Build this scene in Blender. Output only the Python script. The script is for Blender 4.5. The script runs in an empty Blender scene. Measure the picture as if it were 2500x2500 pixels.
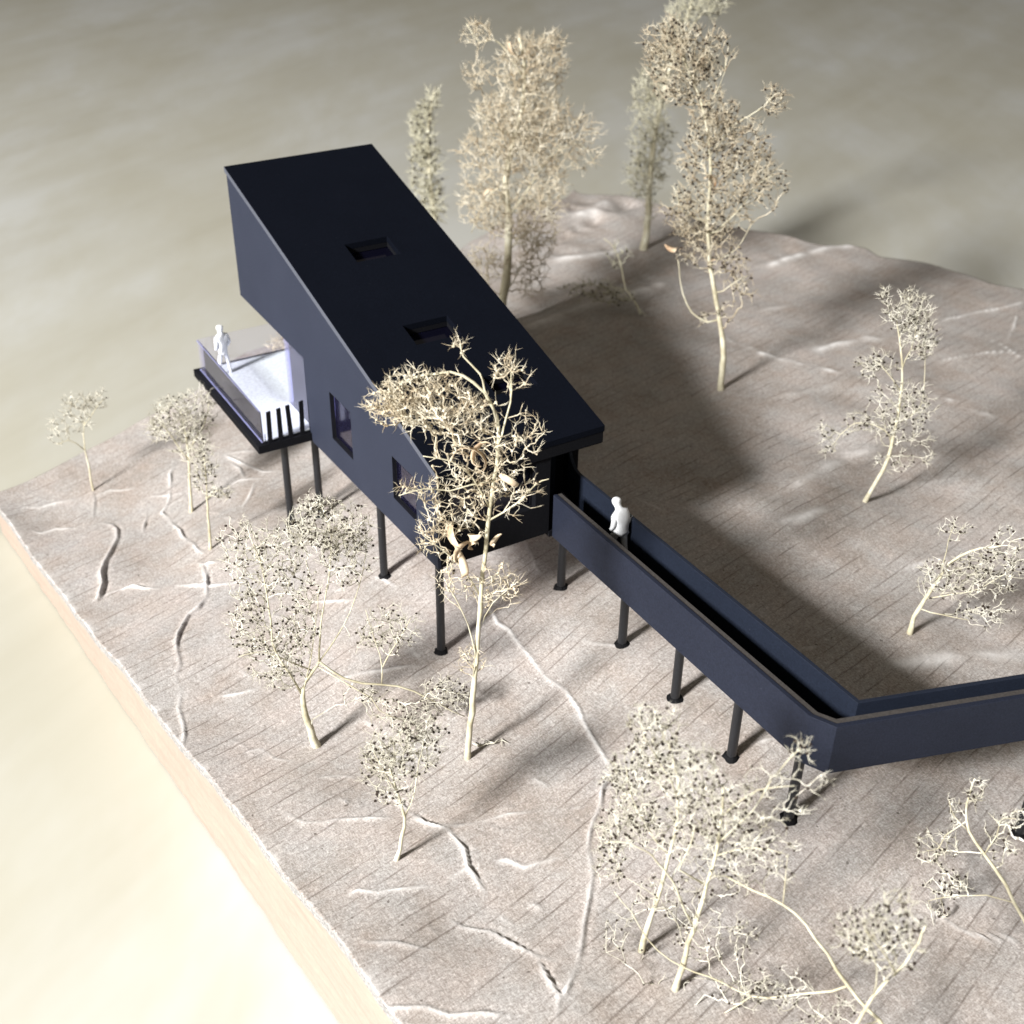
import bpy, bmesh, math, random
import numpy as np
from mathutils import Vector, Matrix
from mathutils.geometry import tessellate_polygon
from mathutils import noise as mnoise

random.seed(7)
rng = np.random.default_rng(7)
C = bpy.context.scene.collection
SC = bpy.context.scene
R = math.radians

# ------------------------------------------------------------------ camera (1 unit = 1 cm)
FPX = 2986.8                                   # focal length in px of the 2500 px photograph
CAM = np.array([24.58, -12.59, 19.84])
RX = np.array([0.5129, 0.8583, 0.0119])
DN = np.array([0.4734, -0.2712, -0.8381])
FW = np.array([-0.7161, 0.4355, -0.5454])
FW /= np.linalg.norm(FW); RX -= RX.dot(FW) * FW; RX /= np.linalg.norm(RX)
DN = np.cross(FW, RX)
cd = bpy.data.cameras.new('camera'); cam = bpy.data.objects.new('camera', cd); C.objects.link(cam)
cam.matrix_world = Matrix(((RX[0], -DN[0], -FW[0], CAM[0]), (RX[1], -DN[1], -FW[1], CAM[1]),
                           (RX[2], -DN[2], -FW[2], CAM[2]), (0, 0, 0, 1)))
cd.sensor_width = 36; cd.lens = FPX / 2500 * 36; cd.clip_start = 0.1; cd.clip_end = 2000
cd.dof.use_dof = True; cd.dof.focus_distance = 31.0
cd.dof.aperture_fstop = cd.lens * 1e-3 / 0.17      # a small phone aperture
SC.camera = cam

# ------------------------------------------------------------------ light: one window lamp, dim room
w = bpy.data.worlds.new('World'); SC.world = w; w.use_nodes = True
bg = w.node_tree.nodes['Background']; bg.inputs[0].default_value = (1.0, 0.92, 0.80, 1); bg.inputs[1].default_value = 0.18
LD = Vector((0.215, -0.815, 0.53)).normalized()
ld = bpy.data.lights.new('window_lamp', 'AREA'); ld.shape = 'RECTANGLE'; ld.size = 22; ld.size_y = 22
ld.energy = 760000; ld.color = (1.0, 0.985, 0.97)
lo = bpy.data.objects.new('window_lamp', ld); C.objects.link(lo)
lo.location = Vector((0, 4, -3)) + LD * 165
lo.rotation_euler = LD.to_track_quat('Z', 'Y').to_euler()
SC.view_settings.view_transform = 'Standard'; SC.view_settings.look = 'None'
SC.view_settings.exposure = 0; SC.view_settings.gamma = 1

# ------------------------------------------------------------------ helpers
def P(x, y):                 # direction through a point of the photograph, full-view (1932 px) units
    return RX * (x * 2500 / 1932 - 1250) / FPX + DN * (y * 2500 / 1932 - 1250) / FPX + FW
def on_plane(d, n, p0):
    n = np.asarray(n, float); return CAM + d * (n.dot(np.asarray(p0, float) - CAM) / n.dot(d))

def tag(o, label=None, cat=None, group=None, kind=None):
    if label: o['label'] = label
    if cat: o['category'] = cat
    if group: o['group'] = group
    if kind: o['kind'] = kind
    return o
def empty(name, loc=(0, 0, 0), rz=0):
    o = bpy.data.objects.new(name, None); C.objects.link(o); o.location = loc; o.rotation_euler = (0, 0, rz); return o
def link(name, me, mat, parent=None, smooth=False):
    o = bpy.data.objects.new(name, me); C.objects.link(o)
    if mat is not None:
        for m in (mat if isinstance(mat, (list, tuple)) else [mat]): me.materials.append(m)
    if smooth:
        me.polygons.foreach_set('use_smooth', [True] * len(me.polygons))
    if parent is not None:
        o.parent = parent
        bpy_loc = parent_loc(parent)
        o.location = (-bpy_loc[0], -bpy_loc[1], -bpy_loc[2])
    return o
def parent_loc(p):           # world position of a parent (all empties unrotated)
    v = Vector(p.location); q = p.parent
    while q is not None: v = v + Vector(q.location); q = q.parent
    return v
def mesh(name, verts, faces, mat, parent=None, smooth=False):
    me = bpy.data.meshes.new(name)
    me.from_pydata([tuple(map(float, v)) for v in verts], [], [tuple(map(int, f)) for f in faces])
    me.update()
    return link(name, me, mat, parent, smooth)

class MB:
    """collects solids into one mesh"""
    def __init__(s): s.v = []; s.f = []
    def box(s, a, b):
        x0, y0, z0 = a; x1, y1, z1 = b; n = len(s.v)
        s.v += [(x0,y0,z0),(x1,y0,z0),(x1,y1,z0),(x0,y1,z0),(x0,y0,z1),(x1,y0,z1),(x1,y1,z1),(x0,y1,z1)]
        s.f += [(n+i for i in q) for q in ()]
        for q in ((0,3,2,1),(4,5,6,7),(0,1,5,4),(1,2,6,5),(2,3,7,6),(3,0,4,7)): s.f.append(tuple(n+i for i in q))
        return s
    def slab(s, loops, fn, n_vec):
        """polygon with holes: loops of 2D points, fn(u, v) -> 3D, extruded by n_vec"""
        ll = [[Vector((p[0], p[1], 0)) for p in l] for l in loops]
        tris = tessellate_polygon(ll)
        flat = [p for l in loops for p in l]; n = len(s.v); m = len(flat)
        A = [Vector(fn(*p)) for p in flat]; N = Vector(n_vec)
        s.v += [tuple(a) for a in A] + [tuple(a + N) for a in A]
        for t in tris:
            s.f.append(tuple(n + i for i in t)); s.f.append(tuple(n + m + i for i in reversed(t)))
        k = 0
        for l in loops:
            for i in range(len(l)):
                j = (i + 1) % len(l); s.f.append((n+k+i, n+k+j, n+m+k+j, n+m+k+i))
            k += len(l)
        return s
    def tube(s, pts, rads, sides=10, caps=True):
        pts = [Vector(p) for p in pts]; n0 = len(s.v); up = Vector((0, 0, 1))
        for i, p in enumerate(pts):
            d = (pts[min(i+1, len(pts)-1)] - pts[max(i-1, 0)]).normalized()
            if abs(d.z) > .95: a = Vector((1, 0, 0))
            else: a = up
            u = d.cross(a).normalized(); v = d.cross(u)
            for k in range(sides):
                t = 2*math.pi*k/sides; s.v.append(tuple(p + (u*math.cos(t) + v*math.sin(t))*rads[i]))
        for i in range(len(pts)-1):
            for k in range(sides):
                a = n0+i*sides+k; b = n0+i*sides+(k+1) % sides
                s.f.append((a, b, b+sides, a+sides))
        if caps:
            s.f.append(tuple(n0+k for k in reversed(range(sides))))
            s.f.append(tuple(n0+(len(pts)-1)*sides+k for k in range(sides)))
        return s
    def build(s, name, mat, parent=None, smooth=False, bevel=0):
        o = mesh(name, s.v, s.f, mat, parent, smooth)
        bm = bmesh.new(); bm.from_mesh(o.data)
        bmesh.ops.recalc_face_normals(bm, faces=bm.faces)
        bm.to_mesh(o.data); bm.free()
        if bevel:
            b = o.modifiers.new('bevel', 'BEVEL'); b.width = bevel; b.segments = 2; b.limit_method = 'ANGLE'
        return o

# ------------------------------------------------------------------ materials
def nodes(name):
    m = bpy.data.materials.new(name); m.use_nodes = True; nt = m.node_tree
    b = nt.nodes['Principled BSDF']; return m, nt, b
def N(nt, t, **k):
    n = nt.nodes.new(t)
    for a, v in k.items(): setattr(n, a, v)
    return n
def coords(nt, scale=(1,1,1), rot=(0,0,0)):
    g = N(nt, 'ShaderNodeNewGeometry'); mp = N(nt, 'ShaderNodeMapping')
    mp.inputs['Scale'].default_value = scale; mp.inputs['Rotation'].default_value = rot
    nt.links.new(g.outputs['Position'], mp.inputs[0]); return mp.outputs[0]
def coords2(nt, deg, scale):
    g = N(nt, 'ShaderNodeNewGeometry'); a = N(nt, 'ShaderNodeMapping'); b = N(nt, 'ShaderNodeMapping')
    a.inputs['Rotation'].default_value = (0, 0, R(-deg)); b.inputs['Scale'].default_value = scale
    nt.links.new(g.outputs['Position'], a.inputs[0]); nt.links.new(a.outputs[0], b.inputs[0]); return b.outputs[0]
def noise(nt, co, sc, det=4, rough=.6, dist=0):
    n = N(nt, 'ShaderNodeTexNoise'); n.inputs['Scale'].default_value = sc; n.inputs['Detail'].default_value = det
    n.inputs['Roughness'].default_value = rough; n.inputs['Distortion'].default_value = dist
    nt.links.new(co, n.inputs['Vector']); return n.outputs['Fac']
def ramp(nt, fac, stops):
    r = N(nt, 'ShaderNodeValToRGB'); e = r.color_ramp.elements
    while len(e) < len(stops): e.new(.5)
    for i, (p, c) in enumerate(stops):
        e[i].position = p; e[i].color = (*c, 1) if len(c) == 3 else c
    nt.links.new(fac, r.inputs[0]); return r.outputs[0]
def mix(nt, a, b, f, mode='MIX'):
    m = N(nt, 'ShaderNodeMix', data_type='RGBA', blend_type=mode)
    for s, v in ((m.inputs[0], f), (m.inputs[6], a), (m.inputs[7], b)):
        if isinstance(v, (int, float)): s.default_value = v
        elif isinstance(v, tuple): s.default_value = (*v, 1)
        else: nt.links.new(v, s)
    return m.outputs[2]
def mth(nt, op, a, b=0.0, c=None):
    m = N(nt, 'ShaderNodeMath', operation=op)
    for i, v in enumerate((a, b, c)):
        if v is None: continue
        if isinstance(v, (int, float)): m.inputs[i].default_value = v
        else: nt.links.new(v, m.inputs[i])
    return m.outputs[0]
def bump(nt, h, b, strength=.5, dist=.05, prev=None):
    n = N(nt, 'ShaderNodeBump'); n.inputs['Strength'].default_value = strength; n.inputs['Distance'].default_value = dist
    nt.links.new(h, n.inputs['Height'])
    if prev is not None: nt.links.new(prev, n.inputs['Normal'])
    nt.links.new(n.outputs[0], b.inputs['Normal']); return n.outputs[0]

def mat_kraft():
    m, nt, b = nodes('kraft_paper'); L = nt.links
    co = coords(nt)
    ang = R(104)             # direction in which the corrugation runs
    sep = N(nt, 'ShaderNodeSeparateXYZ'); L.new(co, sep.inputs[0])
    wob = mth(nt, 'MULTIPLY', mth(nt, 'SUBTRACT', noise(nt, co, .09, 1), .5), .9)
    wob2 = mth(nt, 'MULTIPLY', mth(nt, 'SUBTRACT', noise(nt, co, .9, 1), .5), .022)
    s = mth(nt, 'ADD', mth(nt, 'MULTIPLY', sep.outputs[0], -math.sin(ang)), mth(nt, 'MULTIPLY', sep.outputs[1], math.cos(ang)))
    s = mth(nt, 'ADD', mth(nt, 'ADD', s, wob), wob2)
    ph = mth(nt, 'DIVIDE', s, .41)
    fr = mth(nt, 'ABSOLUTE', mth(nt, 'SUBTRACT', mth(nt, 'FRACT', ph), .5))      # 0 at the line centre
    line = mth(nt, 'SUBTRACT', 1.0, mth(nt, 'SMOOTH_MIN', mth(nt, 'DIVIDE', fr, .085), 1.0, .1))
    # each line is broken: long noise along the flute, different for every flute
    cell = mth(nt, 'FLOOR', ph)
    along = mth(nt, 'ADD', mth(nt, 'MULTIPLY', sep.outputs[0], math.cos(ang)), mth(nt, 'MULTIPLY', sep.outputs[1], math.sin(ang)))
    cmb = N(nt, 'ShaderNodeCombineXYZ'); L.new(mth(nt, 'MULTIPLY', cell, 7.31), cmb.inputs[0]); L.new(mth(nt, 'MULTIPLY', along, .55), cmb.inputs[1])
    br = noise(nt, cmb.outputs[0], 1.0, 2, .5)
    brk = N(nt, 'ShaderNodeMapRange'); L.new(br, brk.inputs[0]); brk.inputs[1].default_value = .46; brk.inputs[2].default_value = .62
    pres = mth(nt, 'ADD', mth(nt, 'MULTIPLY', brk.outputs[0], .8), .2)
    line = mth(nt, 'MULTIPLY', line, pres)
    # fibres: two stretched noises at different angles
    f1 = noise(nt, coords(nt, (9, 28, 16), (0, 0, R(25))), 1, 3, .7, .8)
    f2 = noise(nt, coords(nt, (26, 9, 16), (0, 0, R(40))), 1, 3, .7, .8)
    fib = mth(nt, 'MULTIPLY', mth(nt, 'ADD', f1, f2), .5)
    base = ramp(nt, fib, [(.35, (.21, .19, .174)), (.5, (.365, .342, .322)), (.64, (.60, .578, .556))])
    big = noise(nt, co, .35, 5, .65)
    base = mix(nt, base, ramp(nt, big, [(.3, (.80, .76, .72)), (.5, (1, 1, 1)), (.72, (1.1, 1.1, 1.12))]), 1.0, 'MULTIPLY')
    red = noise(nt, coords(nt, (1, 1, 1), (1, 2, 0)), .8, 4, .6)
    base = mix(nt, base, ramp(nt, red, [(.35, (1, 1, 1)), (.7, (1.06, .96, .9))]), .7, 'MULTIPLY')
    base = mix(nt, base, (.13, .098, .075), mth(nt, 'MULTIPLY', line, .60))
    fleck = noise(nt, co, 5.5, 1, .4)
    base = mix(nt, base, (.06, .045, .035), mth(nt, 'MULTIPLY', mth(nt, 'GREATER_THAN', fleck, .79), .7))
    at = N(nt, 'ShaderNodeAttribute', attribute_name='wear')
    wn = noise(nt, co, 3.0, 3, .7)
    wr = mth(nt, 'MULTIPLY', at.outputs['Fac'], mth(nt, 'MULTIPLY', wn, 1.9)); wr = mth(nt, 'MINIMUM', wr, .95)
    base = mix(nt, base, (.74, .72, .70), wr)
    L.new(base, b.inputs['Base Color']); b.inputs['Roughness'].default_value = .85
    b.inputs['Specular IOR Level'].default_value = .2
    p = bump(nt, fib, b, .45, .04)
    bump(nt, mth(nt, 'MULTIPLY', line, -1.0), b, .5, .05, p)
    return m
def simple(name, col, rough=.6, spec=.4, nscale=20, namp=.12, bstr=.1, bdist=.02, metallic=0, aniso=(1,1,1)):
    m, nt, b = nodes(name); co = coords(nt, aniso)
    f = noise(nt, co, nscale, 4, .65)
    lo_ = tuple(c * (1 - namp) for c in col); hi = tuple(min(1, c * (1 + namp)) for c in col)
    nt.links.new(ramp(nt, f, [(.3, lo_), (.7, hi)]), b.inputs['Base Color'])
    b.inputs['Roughness'].default_value = rough; b.inputs['Specular IOR Level'].default_value = spec
    b.inputs['Metallic'].default_value = metallic
    if bstr: bump(nt, f, b, bstr, bdist)
    return m
def card(name, col, rough=.55, spec=.35, scuff=.25):
    """black card with fine grain and a few pale scuffs"""
    m, nt, b = nodes(name); co = coords(nt)
    g = noise(nt, co, 24, 3, .7); big = noise(nt, co, .5, 3, .6)
    c = ramp(nt, g, [(.3, tuple(x*.72 for x in col)), (.7, tuple(x*1.3 for x in col))])
    c = mix(nt, c, ramp(nt, big, [(.35, (.93, .93, .94)), (.7, (1.07, 1.06, 1.05))]), 1.0, 'MULTIPLY')
    sp = noise(nt, co, 9, 2, .5)
    k = N(nt, 'ShaderNodeMapRange'); nt.links.new(sp, k.inputs[0]); k.inputs[1].default_value = .74; k.inputs[2].default_value = .8
    c = mix(nt, c, (.16, .165, .18), mth(nt, 'MULTIPLY', k.outputs[0], scuff))
    nt.links.new(c, b.inputs['Base Color']); b.inputs['Roughness'].default_value = rough
    b.inputs['Specular IOR Level'].default_value = spec
    bump(nt, g, b, .18, .012)
    return m
def mat_table():
    m, nt, b = nodes('pale_table'); 
    st = noise(nt, coords2(nt, 118, (.035, .22, .3)), 1, 4, .55, .3)
    big = noise(nt, coords2(nt, 149, (.42, 1, 1)), .085, 5, .62, .2)
    c = ramp(nt, st, [(.3, (.445, .434, .372)), (.55, (.48, .473, .417)), (.8, (.50, .50, .455))])
    c = mix(nt, c, ramp(nt, big, [(.38, (.94, .925, .88)), (.52, (1, 1, 1)), (.64, (1.08, 1.10, 1.17))]), 1.0, 'MULTIPLY')  # stain mottling; its cool pale blotches put reflections into the colour
    nt.links.new(c, b.inputs['Base Color']); b.inputs['Roughness'].default_value = .5
    b.inputs['Specular IOR Level'].default_value = .3
    return m
def mat_wood():
    m, nt, b = nodes('birch_board_edge')
    g = noise(nt, coords(nt, (.3, .3, 3.2)), 1.6, 5, .65, .3); f = noise(nt, coords(nt, (3, 3, 26)), 1.4, 3, .7)
    c = ramp(nt, g, [(.25, (.32, .245, .20)), (.5, (.375, .297, .247)), (.75, (.40, .33, .265))])
    c = mix(nt, c, ramp(nt, f, [(.3, (.86, .85, .84)), (.7, (1.05, 1.05, 1.05))]), 1.0, 'MULTIPLY')
    nt.links.new(c, b.inputs['Base Color']); b.inputs['Roughness'].default_value = .6; bump(nt, f, b, .15, .03)
    return m
def mat_acetate(name, col, clear=.86, tint=(.80, .80, .95)):
    m, nt, b = nodes(name); nt.nodes.remove(b); out = nt.nodes['Material Output']
    t = N(nt, 'ShaderNodeBsdfTransparent'); t.inputs[0].default_value = (*tint, 1)
    d = N(nt, 'ShaderNodeBsdfDiffuse'); d.inputs[0].default_value = (*col, 1)
    g = N(nt, 'ShaderNodeBsdfGlossy'); g.inputs['Roughness'].default_value = .08; g.inputs[0].default_value = (.9, .9, 1, 1)
    m1 = N(nt, 'ShaderNodeMixShader'); m1.inputs[0].default_value = 1 - clear
    nt.links.new(t.outputs[0], m1.inputs[1]); nt.links.new(d.outputs[0], m1.inputs[2])
    fr = N(nt, 'ShaderNodeFresnel'); fr.inputs[0].default_value = 1.45
    m2 = N(nt, 'ShaderNodeMixShader'); nt.links.new(fr.outputs[0], m2.inputs[0])
    nt.links.new(m1.outputs[0], m2.inputs[1]); nt.links.new(g.outputs[0], m2.inputs[2])
    nt.links.new(m2.outputs[0], out.inputs[0]); return m
def mat_twig(name, a, b_, c_, spec=.25):
    m, nt, b = nodes(name); co = coords(nt)
    f = noise(nt, co, 1.6, 4, .7)
    c = ramp(nt, f, [(.32, a), (.5, b_), (.68, c_)])
    nt.links.new(c, b.inputs['Base Color']); b.inputs['Roughness'].default_value = .6
    b.inputs['Specular IOR Level'].default_value = spec; return m

M = {}
M['kraft'] = mat_kraft()
M['cut'] = simple('cardboard_cut_edge', (.30, .29, .28), .9, .1, 14, .5, .4, .05)
M['table'] = mat_table(); M['wood'] = mat_wood()
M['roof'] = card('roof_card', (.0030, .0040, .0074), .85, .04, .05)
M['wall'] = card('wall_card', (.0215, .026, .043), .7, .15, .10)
M['deep'] = card('black_shaded_card', (.0055, .0058, .0075), .8, .08, .06)  # darker than the wall card: shade of the front face put into its colour
M['worn'] = card('worn_card_edge', (.075, .082, .105), .6, .3, .8)
M['bridge'] = card('bridge_card', (.0128, .016, .028), .65, .18, .10)
M['inner'] = card('parapet_inner_card', (.011, .015, .026), .6, .2, .12)
M['core'] = simple('board_core', (.050, .045, .042), .8, .2, 20, .3, .2, .02)
M['floor_in'] = simple('interior_floor', (.50, .48, .58), .7, .3, 8, .2)
M['leg'] = simple('painted_dowel', (.009, .010, .0125), .42, .5, 20, .4, .15, .02)
M['hole_black'] = simple('post_hole_black', (.005, .005, .006), .75, .15, 9, .4, .5, .06)
M['torn'] = simple('torn_paper', (.72, .69, .64), .9, .1, 16, .25, .4, .05)
M['deck'] = simple('speckled_deck_card', (.62, .665, .72), .8, .2, 9, .16, .15, .02)
M['acetate'] = mat_acetate('lilac_acetate', (.70, .70, .92), .94, (.95, .95, .99))
M['acetate_clear'] = mat_acetate('clear_acetate', (.8, .8, .98), .965, (.975, .97, 1.0))
M['acetate_edge'] = mat_acetate('acetate_edge', (.42, .44, .75), .5, (.75, .76, .96))
M['acetate_dark'] = mat_acetate('dark_window_acetate', (.05, .045, .14), .94, (.86, .84, .97))
M['sky_glass'] = mat_acetate('skylight_acetate', (.003, .003, .008), .25, (.10, .10, .2))
M['white'] = simple('white_plastic', (.80, .82, .84), .45, .4, 10, .04, .1, .02)
M['seed'] = simple('dark_seed', (.030, .020, .014), .6, .3, 12, .4, 0)
M['leaf'] = mat_twig('curled_leaf', (.30, .19, .11), (.58, .46, .32), (.74, .66, .52))
M['twig'] = mat_twig('straw_twig', (.30, .275, .205), (.54, .515, .43), (.72, .70, .62))
M['twig_warm'] = mat_twig('warm_straw_twig', (.30, .225, .14), (.55, .485, .36), (.77, .73, .62))
M['twig_brown'] = mat_twig('brown_straw_twig', (.25, .185, .12), (.46, .40, .29), (.70, .66, .54))
M['twig_far'] = mat_twig('olive_straw_twig', (.32, .30, .20), (.52, .50, .38), (.66, .64, .52))
M['stem'] = mat_twig('yellow_stem', (.40, .36, .24), (.56, .52, .38), (.72, .70, .57))

# ------------------------------------------------------------------ the ground: crumpled kraft card on a board
TZ = -7.0                                      # table top
def solve_edge(top, bot):                      # photo points of the paper edge and of the board's foot under it
    dt, db = P(*top), P(*bot)
    f = CAM + db * ((TZ - CAM[2]) / db[2])
    t = (f[:2] - CAM[:2]).dot(dt[:2]) / dt[:2].dot(dt[:2])
    q = CAM + dt * t
    return q
k_ = 1932 / 2500
ef = [solve_edge((67*k_, 1335*k_), (67*k_, 1449*k_)), solve_edge((336*k_, 1698*k_), (336*k_, 1839*k_)),
      solve_edge((639*k_, 2051*k_), (639*k_, 2277*k_)), solve_edge((767*k_, 2230*k_), (767*k_, 2500*k_))]
# straight front edge through those points
ex = np.array([e[0] for e in ef]); ey = np.array([e[1] for e in ef]); ez = np.array([e[2] for e in ef])
fa, fb = np.polyfit(ex, ey, 1); za, zb = np.polyfit(ex, ez, 1)
def edge_z(x): return float(np.clip(za * x + zb, -5.3, -2.9))
def on_front(px, py):
    n = np.array([fa, -1, 0]); return on_plane(P(px, py), n, (0, fb, 0))
C0 = on_front(-14, 952)
def at_z(px, py, z): return on_plane(P(px, py), (0, 0, 1), (0, 0, z))
C1 = at_z(1092, 352, -2.7); C2 = at_z(2350, 622, -4.2); C3 = np.array([24.0, fa * 24 + fb, -3.2])
ctrl = []
for x in (-16, -12, -8, -4, 0, 4, 8, 14, 20): ctrl.append((x, fa * x + fb, edge_z(x)))
legs_px = {}
def leg_at(name, px, py, ax, val):
    n = [0, 0, 0]; n[ax] = 1; p0 = [0, 0, 0]; p0[ax] = val
    q = on_plane(P(px, py), n, p0); legs_px[name] = q; ctrl.append(tuple(q)); return q
leg_at('h1', 833, 1240, 0, -.35); leg_at('h2', 724, 1070, 1, .30); leg_at('h3', 609, 1012, 1, .30)
leg_at('b1', 546, 948, 1, -.75); leg_at('w0', 1058, 1113, 1, 4.45)
z4 = lambda x, y: ((1400 + x*700/1932)*k_, (1100 + y*700/1932)*k_)
z5 = lambda x, y: ((1800 + x*700/1932)*k_, (1500 + y*700/1932)*k_)
leg_at('w1', *z4(325, 1325), 1, 4.5); leg_at('w2', *z4(685, 1655), 1, 4.5)
leg_at('w3', 1380, 1425, 1, 4.5); leg_at('w4', *z5(340, 1395), 1, 4.5)
q = at_z(1921, 1575, -3.3); legs_px['w5'] = q; ctrl.append(tuple(q))
for p, z in (((176, 925), -5.4), ((120, 1000), -5.6), ((250, 900), -5.15), ((270, 1080), -5.15), ((360, 965), -4.8), ((397, 1035), -4.75), ((480, 1250), -4.4), ((560, 1150), -3.8), ((597, 1407), -3.5), ((748, 1622), -3.3),
             ((1357, 735), -3.1), ((1635, 945), -3.0), ((1718, 1195), -3.0), ((1214, 470), -3.3), ((1500, 600), -3.4), ((1700, 700), -3.3),
             ((1932, 800), -3.4), ((1900, 560), -4.0), ((1100, 700), -3.1), ((1000, 1300), -3.2), ((1200, 1600), -3.2), ((1500, 1800), -3.3),
             ((1100, 1900), -3.2), ((900, 1750), -3.2), ((1932, 1932), -3.3), ((1060, 480), -3.1), ((1150, 400), -2.7)):
    ctrl.append(tuple(at_z(*p, z)))
ctrl += [tuple(C1), tuple(C2), (-13, 8, -3.2), (-8, 5, -3.0), (-19, -3, -5.0), (-20, 1, -4.5), (-24, 8, -3.9), (-28, 18, -3.3)]
CT = np.array(ctrl); LS = 7.0; H0 = -3.25
def kern(a, b): return np.exp(-((a[:, None, 0]-b[None, :, 0])**2 + (a[:, None, 1]-b[None, :, 1])**2) / (2*LS*LS))
KW = np.linalg.solve(kern(CT, CT) + .02*np.eye(len(CT)), CT[:, 2] - H0)
def hbase(xy):
    out = np.empty(len(xy))
    for i in range(0, len(xy), 20000): out[i:i+20000] = kern(xy[i:i+20000], CT) @ KW
    return out + H0
# soft hummocks of the crumpled sheet
waves = []
wr = np.random.default_rng(21)
for i in range(34):
    lam = wr.uniform(1.6, 7); th = wr.uniform(0, math.pi); waves.append((math.cos(th)*2*math.pi/lam, math.sin(th)*2*math.pi/lam, wr.uniform(0, 6.28), .0026*lam))
def hwave(xy):
    s = np.zeros(len(xy))
    for a, b, ph, am in waves: s += am*np.sin(a*xy[:, 0] + b*xy[:, 1] + ph + .8*np.sin(.31*xy[:, 0] - .23*xy[:, 1] + ph))
    return s
def hs(xy): return hbase(xy) + hwave(xy)
def ground_px(px, py):                         # where a photo point meets the ground
    d = P(px, py); z = -3.2
    for _ in range(14):
        q = CAM + d * ((z - CAM[2]) / d[2]); z = .4*z + .6*float(hs(q[None, :2])[0])
    return CAM + d * ((z - CAM[2]) / d[2])

Z2 = lambda pts: [(x/2.415*k_, (1100 + y/2.415)*k_) for x, y in pts]
Z8 = lambda pts: [((600 + x/2.415)*k_, (1900 + y/2.415)*k_) for x, y in pts]
ZR = lambda pts: [((1900 + x/1.932)*k_, (600 + y/1.932)*k_) for x, y in pts]
ZB = lambda pts: [((1300 + x/1.61)*k_, (420 + y/1.61)*k_) for x, y in pts]
ZN = lambda pts: [((500 + x/3.864)*k_, (1000 + y/3.864)*k_) for x, y in pts]
ZC = lambda pts: [((450 + x/2.415)*k_, (1150 + y/2.415)*k_) for x, y in pts]
Z7 = lambda pts: [((2000 + x/2.76)*k_, (1800 + y/2.76)*k_) for x, y in pts]
Z5 = lambda pts: [z5(*p) for p in pts]
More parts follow.
